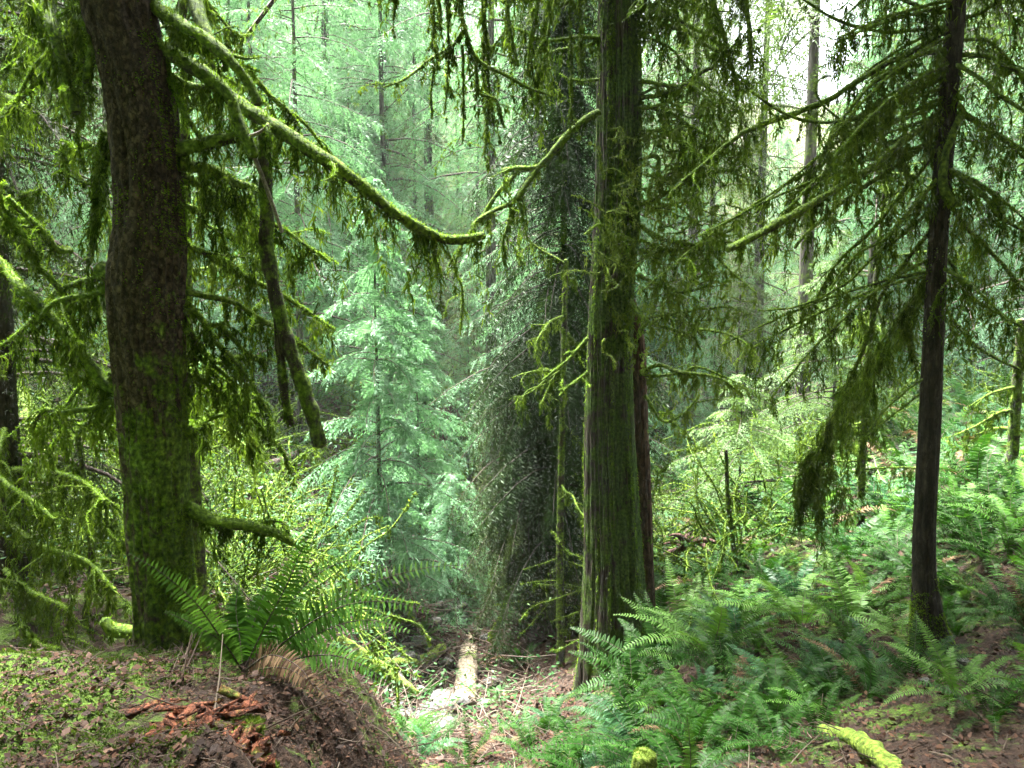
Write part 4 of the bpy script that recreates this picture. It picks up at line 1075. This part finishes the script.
# ================================================================== BUSHES
def bush_kind(seed, leafm, nst, hh, leaves, mossy):
    g = random.Random(seed); gg = np.random.default_rng(seed)
    t = thing('tangled_bush', 'x', 'bush', (0, 0, 0)); st, lf, ms = MB(), MB(), MB()
    for k in range(nst):
        d = unit(np.array([g.gauss(0, .6), g.gauss(0, .6), g.uniform(.3, 1.2)])); p = np.array([g.gauss(0, .12), g.gauss(0, .12), -.1]); q = [p]
        for m in range(7):
            d = unit(d + np.array([g.gauss(0, .28), g.gauss(0, .28), g.gauss(-.13, .2)])); q.append(q[-1] + d * hh * g.uniform(.1, .26))
        pp = catmull(q, .05); r = np.linspace(.012, .004, len(pp)) * g.uniform(.6, 1.4); st.tube(pp, r, 5, 0, .2, k, False)
        fuzz(ms, pp, r, mossy, .03, .2, .012); drape(ms, pp, r, .1, mossy * .05, 10, .01, .05)
        n = int(leaves * g.uniform(.3, 1.4)); i = gg.integers(len(pp) // 3, len(pp), n); dd = unit(gg.normal(size=(n, 3)) * [1, 1, .4])
        L = gg.uniform(.02, .06, n); lf.leaf(pp[i] + gg.normal(size=(n, 3)) * .05, dd, unit(UP + gg.normal(size=(n, 3)) * .5), L, L * .5)
    kid(st.build('stems', M_branch, t)); 
    if lf.n: kid(lf.build('leaves', leafm, t))
    kid(ms.build('moss', M_drape, t)); return t
BK = [bush_kind(801, M_shrub, 26, 1.3, 34, 90), bush_kind(802, M_fernb, 30, 1.1, 20, 140), bush_kind(803, M_yel, 24, 1.5, 6, 200)]
BL = ['green leafy tangled bush', 'mossy bush with small bluish leaves', 'bare mossy tangle of twigs']
bused = []
for bi, (reg, n, where) in enumerate([((-30, 400, 7.6, 12), 24, 'below the leaning tree'), ((-30, 420, 12, 22), 30, 'on the slope beyond the leaning tree'), ((400, 560, 14, 26), 10, 'along the upper ravine'), ((640, 800, 8.8, 13), 9, 'right of the central cedar'), ((650, 1060, 13, 24), 14, 'on the bank behind the slender hemlock')]):
    got = tries = 0
    while got < n and tries < 3000:
        tries += 1
        px, d = rnd.uniform(*reg[:2]), rnd.uniform(*reg[2:]); x = P(px, 384, d)[0]
        if any((x - a) ** 2 + (d - b) ** 2 < (.06 * d) ** 2 for a, b in bused) or mound_w(x, d) > .02 or (290 < px < 530 and d < 13.5): continue
        k = rnd.randrange(3); lb = f'{BL[k]} {where}'; sz = rnd.uniform(.6, 1.15) * (1 + d / 40)
        if FIRST.get(('b', k), True):
            FIRST['b', k] = False; o = BK[k]; o.location = (x, d, G(x, d)); o.scale = (sz,) * 3; tag(o, lb, 'bush', lb.replace(' bush', ' bushes'))
        else: dup(BK[k], (x, d, G(x, d)), rnd.uniform(0, 6.28), sz, lb, lb.replace(' bush', ' bushes'))
        bused.append((x, d)); got += 1

# ================================================================== LOGS, STUMPS, ROCKS
def log(name, label, cat, pts, r0, r1, mat, mossn=0, mmat=None, wob=.2, ml=.03, sides=26, mw=.009):
    path = catmull(pts, .04); o0 = path[0].copy()
    t = thing(name, label, cat, o0)
    rad = np.linspace(r0, r1, len(path)); mb = MB(); g = mb.tube(path, rad, sides, 0, wob, 4)
    w = mb.build('bark', mat, t, o0, True)
    if mossn:
        m = MB(); surf_fuzz(m, g[:, ::-1], mossn, ml, mw, lambda b, n: n[:, 2] + .5 * fbm(b * 5, 3, 2) > .25, .1)
        if m.n: m.build('moss', mmat or M_moss, t, o0)
    return t
log('mossy_log', 'mossy fallen log leaning down the slope at left behind dark boughs', 'log', [on_ground(98, 8.6, .1), on_ground(62, 10.5, .25), on_ground(42, 12.5, .3), on_ground(18, 15.0, .35)], .26, .2, M_log, 9000, M_moss, ml=.035)
log('fallen_log', 'straight weathered pale log lying along the ravine bottom', 'log', [on_ground(462, 9.2, .08), on_ground(467, 11, .1), on_ground(470, 13, .12)], .15, .12, M_plank, 700)
log('mossy_log', 'short mossy log end sticking out of dark soil at bottom right', 'log', [P(905, 782, 3.5), P(880, 757, 3.75), P(858, 741, 4.1), on_ground(835, 4.5, .02)], .055, .045, M_log, 2200, M_moss, ml=.02, mw=.005, wob=.28)
log('mossy_log', 'thin mossy log across the rubble at the ravine edge', 'log', [on_ground(330, 8.6, .2), on_ground(380, 8.8, .15), on_ground(412, 8.9, .1)], .09, .07, M_log, 2500)
log('mossy_log', 'mossy log lying between the rocks on the ravine floor', 'log', [on_ground(378, 9.6, .1), on_ground(415, 10.2, .12), on_ground(440, 11, .1)], .08, .07, M_log, 1500, M_lichen)
log('fallen_log', 'dark rotting log on the far right bank behind the ferns', 'log', [on_ground(850, 12.2, .15), on_ground(890, 12.6, .2), on_ground(918, 13.2, .22)], .13, .1, M_barkR, 900)
log('fallen_log', 'dark mossy log lying across the slope at left', 'log', [on_ground(185, 13, .2), on_ground(240, 13.4, .25), on_ground(300, 14.2, .25)], .12, .08, M_twigbark, 700)
log('fallen_log', 'bare dark log above the ravine behind the young hemlock', 'log', [on_ground(205, 16, .3), on_ground(260, 17, .4), on_ground(330, 18.4, .4)], .16, .1, M_twigbark, 500)
# small mossy stump at the bottom
l = P(643, 790, 3.55); t = thing('mossy_stump', 'small yellow green mossy stump cut at the bottom edge', 'stump', l)
mb = MB(); hgt_ = P(643, 753, 3.55)[2] - l[2]
zz = np.array([0, .3, .6, .85, 1, 1.04, 1.05]) * hgt_; rr2 = np.array([.07, .064, .06, .056, .05, .034, .001])
a = np.linspace(0, 2 * np.pi, 40, endpoint=False)
g = np.stack([l[0] + rr2[:, None] * np.cos(a) * (1 + .12 * np.cos(3 * a + 1)), l[1] + rr2[:, None] * np.sin(a) * (1 + .1 * np.sin(2 * a)), l[2] + zz[:, None] + 0 * a], -1)
mb.grid(g, 0, True); w = mb.build('stump_wood', M_log, t, l, True)
m = MB(); surf_fuzz(m, g, 3500, .01, .004, lambda b, n: fbm(b * 30, 2, 3) > -.45, .1); m.build('moss', M_lichen, t, l)
# red rotten stump with a moss cushion on the mound
def rock(name, label, cat, loc, size, mat, seed, moss=0, group=None, mmat=None, rough=.35, ml=.02):
    g0 = np.random.default_rng(seed)
    th = np.linspace(0.02, np.pi - .02, 22); ph = np.linspace(0, 2 * np.pi, 36, endpoint=False)
    T, Ph = np.meshgrid(th, ph, indexing='ij')
    d = np.stack([np.sin(T) * np.cos(Ph), np.sin(T) * np.sin(Ph), np.cos(T)], -1)
    r = 1 + rough * fbm(d * 1.7 + seed * 3.1, 4, seed)
    q = d * 1.0
    r = r * np.minimum(1, .82 / np.max(np.abs(d @ np.array(Matrix.Rotation(seed, 3, 'Z'))), -1))   # slightly blocky
    g = d * r[..., None] * np.asarray(size) + np.asarray(loc)
    mb = MB(); mb.grid(g[:, ::-1], 0, True)
    if moss:
        t = thing(name, label, cat, loc, group); mb.build('stone' if cat == 'rock' else 'wood', mat, t, loc, True)
        m = MB(); surf_fuzz(m, g[:, ::-1], moss, ml, .006, lambda b, n: n[:, 2] + .5 * fbm(b * 6, 2, 3) > .3, .1)
        if m.n: m.build('moss', mmat or M_moss, t, loc)
        return t
    o = mb.build(name, mat, None, loc, True); o.location = tuple(loc)
    return tag(o, label, cat, group)
def onm(px, py, d, dz=0): p = P(px, py, d); return np.array([p[0], d, G(p[0], d) + dz])
def rot_chunk(name, label, loc, size, seed, rz):
    g0 = np.random.default_rng(seed); mb = MB()
    for k in range(110):       # crumbling splinters, cubes and fibres
        c = np.asarray(loc) + g0.normal(size=3) * np.asarray(size) * [.42, .42, .30]
        L = size[0] * g0.uniform(.12, .75) ** 1.3; d = unit(np.array([math.cos(rz + g0.normal() * .35), math.sin(rz + g0.normal() * .35), g0.normal() * .3]))
        c[2] = max(c[2], G(c[0], c[1]) - .002)
        u = unit(np.cross(d, UP)); v = np.cross(u, d); w_, h_ = size[2] * g0.uniform(.08, .38), size[2] * g0.uniform(.05, .25)
        q = np.array([[-1, -1], [1, -1], [1, 1], [-1, 1]])
        e0 = c - d * L / 2 + (q[:, :1] * w_) * u + (q[:, 1:] * h_) * v + g0.normal(size=(4, 3)) * w_ * .4
        e1 = c + d * L / 2 + (q[:, :1] * w_ * .6) * u + (q[:, 1:] * h_ * .6) * v + g0.normal(size=(4, 3)) * w_ * .6
        mb.add(np.vstack([e0, e1]), [[0, 1, 5, 4], [1, 2, 6, 5], [2, 3, 7, 6], [3, 0, 4, 7], [0, 3, 2, 1], [4, 5, 6, 7]])
    o = mb.build(name, M_rot, None, loc, False); o.location = tuple(loc)
    return tag(o, label, 'rotten wood')
rot_chunk('rotten_wood', 'crumbling orange red rotten wood on the mound beside the moss cushion', onm(205, 738, 2.5, .0), (.2, .16, .05), 3, .5)
rot_chunk('rotten_wood', 'small orange piece of rotten wood on the mossy mound', onm(160, 716, 2.75, .015), (.07, .05, .02), 4, .4)
rot_chunk('rotten_wood', 'reddish torn rotten wood at the bottom below the moss cushion', onm(235, 752, 2.35, .0), (.14, .14, .06), 6, 1.2)
l = onm(238, 722, 2.5, .01)
rock('moss_cushion', 'bright yellow green moss cushion on the rotten wood of the mound', 'moss', l, (.10, .075, .075), M_log, 8, 9000, None, M_lichen, .3, .018)
l = onm(256, 752, 2.4, -.02)
rock('moss_cushion', 'low yellow green moss cushion at the bottom right of the rotten wood', 'moss', l, (.07, .06, .035), M_log, 9, 3500, None, M_lichen, .3, .016)
for q, (px, d, s, lb) in enumerate([(437, 8.9, (.34, .26, .2), 'large grey rock at the ravine bottom'), (425, 8.3, (.3, .22, .12), 'flat grey rock in front of the large ravine rock'), (440, 9.8, (.26, .2, .16), 'smaller rock behind the large ravine rock'),
      (398, 10.2, (.3, .25, .2), 'mossy tilted boulder left on the ravine floor'), (385, 11.5, (.4, .3, .25), 'grey boulder at the foot of the young hemlock'), (420, 11, (.22, .2, .12), 'small pale rock in the middle of the ravine'),
      (415, 7.8, (.2, .16, .1), 'small grey stone at the bottom centre'), (450, 12.4, (.3, .26, .2), 'grey rock at the far end of the pale log')]):
    l = on_ground(px, d, s[2] * .3); rock('rock', lb, 'rock', l, s, M_rock, 20 + q, 700 if q in (3, 5) else 0)
for q, (px, py, d, s, lb) in enumerate([(978, 652, 5.1, .05, 'pale stone beside the path right of the hemlock base'), (968, 668, 4.9, .045, 'smaller pale stone nearer on the path'), (955, 660, 5.05, .05, 'rounded grey stone at the foot of the hemlock root'), (940, 672, 4.8, .04, 'dark little stone on the soil below the hemlock'), (900, 632, 5.5, .04, 'pale stone in the leaves left of the hemlock')]):
    l = on_ground(px, d, s * .25); rock('stone', lb, 'stone', l, (s, s * .8, s * .55), M_rock, 40 + q)
for q in range(34):
    px, d = rnd.uniform(385, 500), rnd.uniform(7.9, 12.5); s = rnd.uniform(.05, .16); l = on_ground(px, d, s * .15)
    rock('stone', 'loose weathered stone among the rubble of the ravine floor', 'stone', l, (s, s * rnd.uniform(.6, 1), s * rnd.uniform(.4, .7)), M_rock, 60 + q, 0, 'loose stones on the ravine floor')
# torn root plates up the ravine
for q, (px, py, d, s, lb) in enumerate([(449, 415, 20, .55, 'torn reddish brown root mass up the ravine behind the hemlock'), (440, 434, 19, .35, 'smaller brown root mass below the torn roots in the ravine'), (690, 548, 10.4, .45, 'reddish dead root mass in the shade right of the cedar')]):
    p = P(px, py, d); gz_ = G(p[0], p[1]); c = np.array([p[0], p[1], max(p[2], gz_)]); mb = MB()
    for k in range(42):
        d_ = unit(np.array([rnd.gauss(0, .8), rnd.gauss(-.3, .5), rnd.gauss(-.3, .8)])); pts = [c + np.array([rnd.gauss(0, .15), 0, rnd.gauss(0, .15)]) * s]
        for m_ in range(4):
            d_ = unit(d_ + np.array([rnd.gauss(0, .35), rnd.gauss(0, .3), rnd.gauss(-.25, .3)])); pts.append(pts[-1] + d_ * s * .26)
        pp = catmull(pts, .06); mb.tube(pp, np.linspace(.05 * s / .5, .01, len(pp)), 6, 0, .3, k)
    o = mb.build('torn_roots', M_rootwood, None, c, True); o.location = tuple(c); tag(o, lb, 'roots')

# ================================================================== STUFF: litter, twigs, moss tufts, undergrowth
def scatter(n, reg):       # points on the ground inside a wedge of the view
    px = rng.uniform(reg[0], reg[1], n); d = np.sqrt(rng.uniform(reg[2] ** 2, reg[3] ** 2, n)); x = (px - 512) / FPX * d
    return np.stack([x, d, hgt(x, d)], -1)
mb = MB()
for n, reg, sz in [(9000, (-20, 460, 1.5, 4.6), .028), (26000, (-20, 460, 1.4, 4.6), .0281 * .42), (9000, (480, 1080, 3.3, 6.5), .034), (9000, (440, 1080, 6.5, 12), .055), (6000, (-40, 520, 7, 16), .07)]:
    p = scatter(n, reg)
    if sz < .03: p = p[(fbm(p * np.array([1, 1, 0]) * 1.6, 2, 33) + .55 * (p[:, 0] + 1.7) > rng.normal(size=n) * .25 - .05)]
    k = len(p); az = rng.uniform(0, 2 * np.pi, k); d = unit(np.stack([np.cos(az), np.sin(az), rng.normal(size=k) * .3], -1)); nn = unit(UP + rng.normal(size=(k, 3)) * .45)
    L = sz * rng.uniform(.5, 1.5, k); mb.leaf(p + UP * .006 + UP * (rng.random(k) * .02)[:, None], d, nn, L, L * rng.uniform(.35, .75, k), 0, .5)
p = scatter(3500, (360, 500, 7.6, 15)); k = len(p); az = rng.uniform(0, 2 * np.pi, k); d = unit(np.stack([np.cos(az), np.sin(az), rng.normal(size=k) * .3], -1)); L = .09 * rng.uniform(.5, 1.5, k)
mb.leaf(p + UP * .02, d, unit(UP + rng.normal(size=(k, 3)) * .4), L, L * .5, 0, .5)
p = scatter(5000, (360, 580, 4.8, 8.5)); k = len(p); az = rng.uniform(0, 2 * np.pi, k); d = unit(np.stack([np.cos(az), np.sin(az), rng.normal(size=k) * .35], -1)); L = .05 * rng.uniform(.4, 1.6, k)
mb.leaf(p + UP * .02, d, unit(UP + rng.normal(size=(k, 3)) * .45), L, L * .5, 0, .5)
tag(mb.build('leaf_litter', M_litter), 'fallen brown leaves covering the forest floor', 'leaf litter', kind='stuff')
mb = MB()
for n, reg, L0, r0, lift in [(700, (0, 460, 1.6, 4.4), .12, .002, .012), (60, (150, 480, 2, 4.2), .4, .004, .03), (500, (480, 1080, 3.5, 9), .22, .004, .02), (1500, (-40, 480, 7, 20), .7, .008, .15), (700, (370, 540, 7.4, 14), .5, .008, .12), (260, (370, 560, 5.2, 8), .3, .004, .05), (500, (560, 1060, 9, 18), .6, .008, .1)]:
    p = scatter(n, reg)
    for q in p:
        az = rnd.uniform(0, 6.28); L = L0 * rnd.uniform(.4, 1.5); d = np.array([math.cos(az), math.sin(az), rnd.gauss(.05, .25)])
        a0 = q + UP * (r0 + rnd.random() * lift); b0 = a0 + d * L; b0[2] = max(b0[2], a0[2] - .02)
        m0 = (a0 + b0) / 2 + np.array([rnd.gauss(0, .06), rnd.gauss(0, .06), rnd.gauss(.02, .05)]) * L
        mb.tube(np.array([a0, m0, b0]), [r0, r0 * .8, r0 * .4], 4, 0, caps=False)
tag(mb.build('dead_twigs', M_twig), 'dead twigs and sticks strewn over the ground', 'twigs', kind='stuff')
mb = MB()
n = 90000; p = scatter(n, (-60, 430, 1.4, 4.4))
mk = fbm(p * np.array([1, 1, 0]) * 1.9, 3, 44) * .8 - .7 * (p[:, 0] + 1.35) + .12 * (2.6 - p[:, 1]); p = p[(mk > .15 + .2 * rng.random(n)) & (mound_w(p[:, 0], p[:, 1]) > .3)]; k = len(p)
d0 = unit(UP + rng.normal(size=(k, 3)) * .5); d1 = unit(UP * .5 + rng.normal(size=(k, 3)) * .6); mb.strand(p, d0, d1, unit(np.cross(d0, rng.normal(size=(k, 3)))), rng.uniform(.006, .02, k), rng.uniform(.003, .006, k))
tag(mb.build('ground_moss', M_drape), 'green moss growing over the mound in the foreground', 'moss', kind='stuff')
mb = MB()
for n, reg, sz in [(16000, (-60, 560, 6.5, 16), .06), (16000, (-80, 620, 16, 34), .13), (9000, (620, 1100, 7, 16), .05), (14000, (560, 1100, 16, 36), .13)]:
    p = scatter(n, reg); keep = fbm(p * .6, 2, 51) > -.25 + .3 * rng.normal(size=n); p = p[keep]; k = len(p)
    p = p + UP * (rng.random(k) ** 1.5 * sz * 9)[:, None]
    d = unit(rng.normal(size=(k, 3)) * np.array([1, 1, .35])); nn = unit(UP + rng.normal(size=(k, 3)) * .5); L = sz * rng.uniform(.6, 1.5, k); mb.leaf(p, d, nn, L, L * .45)
tag(mb.build('undergrowth', M_shrub), 'low leafy undergrowth covering the slopes', 'undergrowth', kind='stuff')

# ================================================================== HAZE
m, nt, N, Lk = mat_new('haze'); out = N('ShaderNodeOutputMaterial'); pv = N('ShaderNodeVolumePrincipled')
pv.inputs['Color'].default_value = (.90, .98, .95, 1); pv.inputs['Density'].default_value = HAZE; pv.inputs['Anisotropy'].default_value = 0.0
Lk(pv.outputs[0], out.inputs['Volume'])
mb = MB()
X0, X1, Y0, Y1, Z0, Z1 = -140, 140, -140, 140, -70, 90
v = [(x, y, z) for z in (Z0, Z1) for y in (Y0, Y1) for x in (X0, X1)]
mb.add(v, [[0, 2, 3, 1], [4, 5, 7, 6], [0, 1, 5, 4], [2, 6, 7, 3], [0, 4, 6, 2], [1, 3, 7, 5]])
if HAZE > 0: tag(mb.build('haze', m), 'pale mist filling the forest', 'haze', kind='stuff')
# unused tree kinds are not kept
for k, f in FIRST.items():
    if f and isinstance(k, int):
        for c in KIDS.get(KINDS[k].name, []): bpy.data.objects.remove(c)
        bpy.data.objects.remove(KINDS[k])
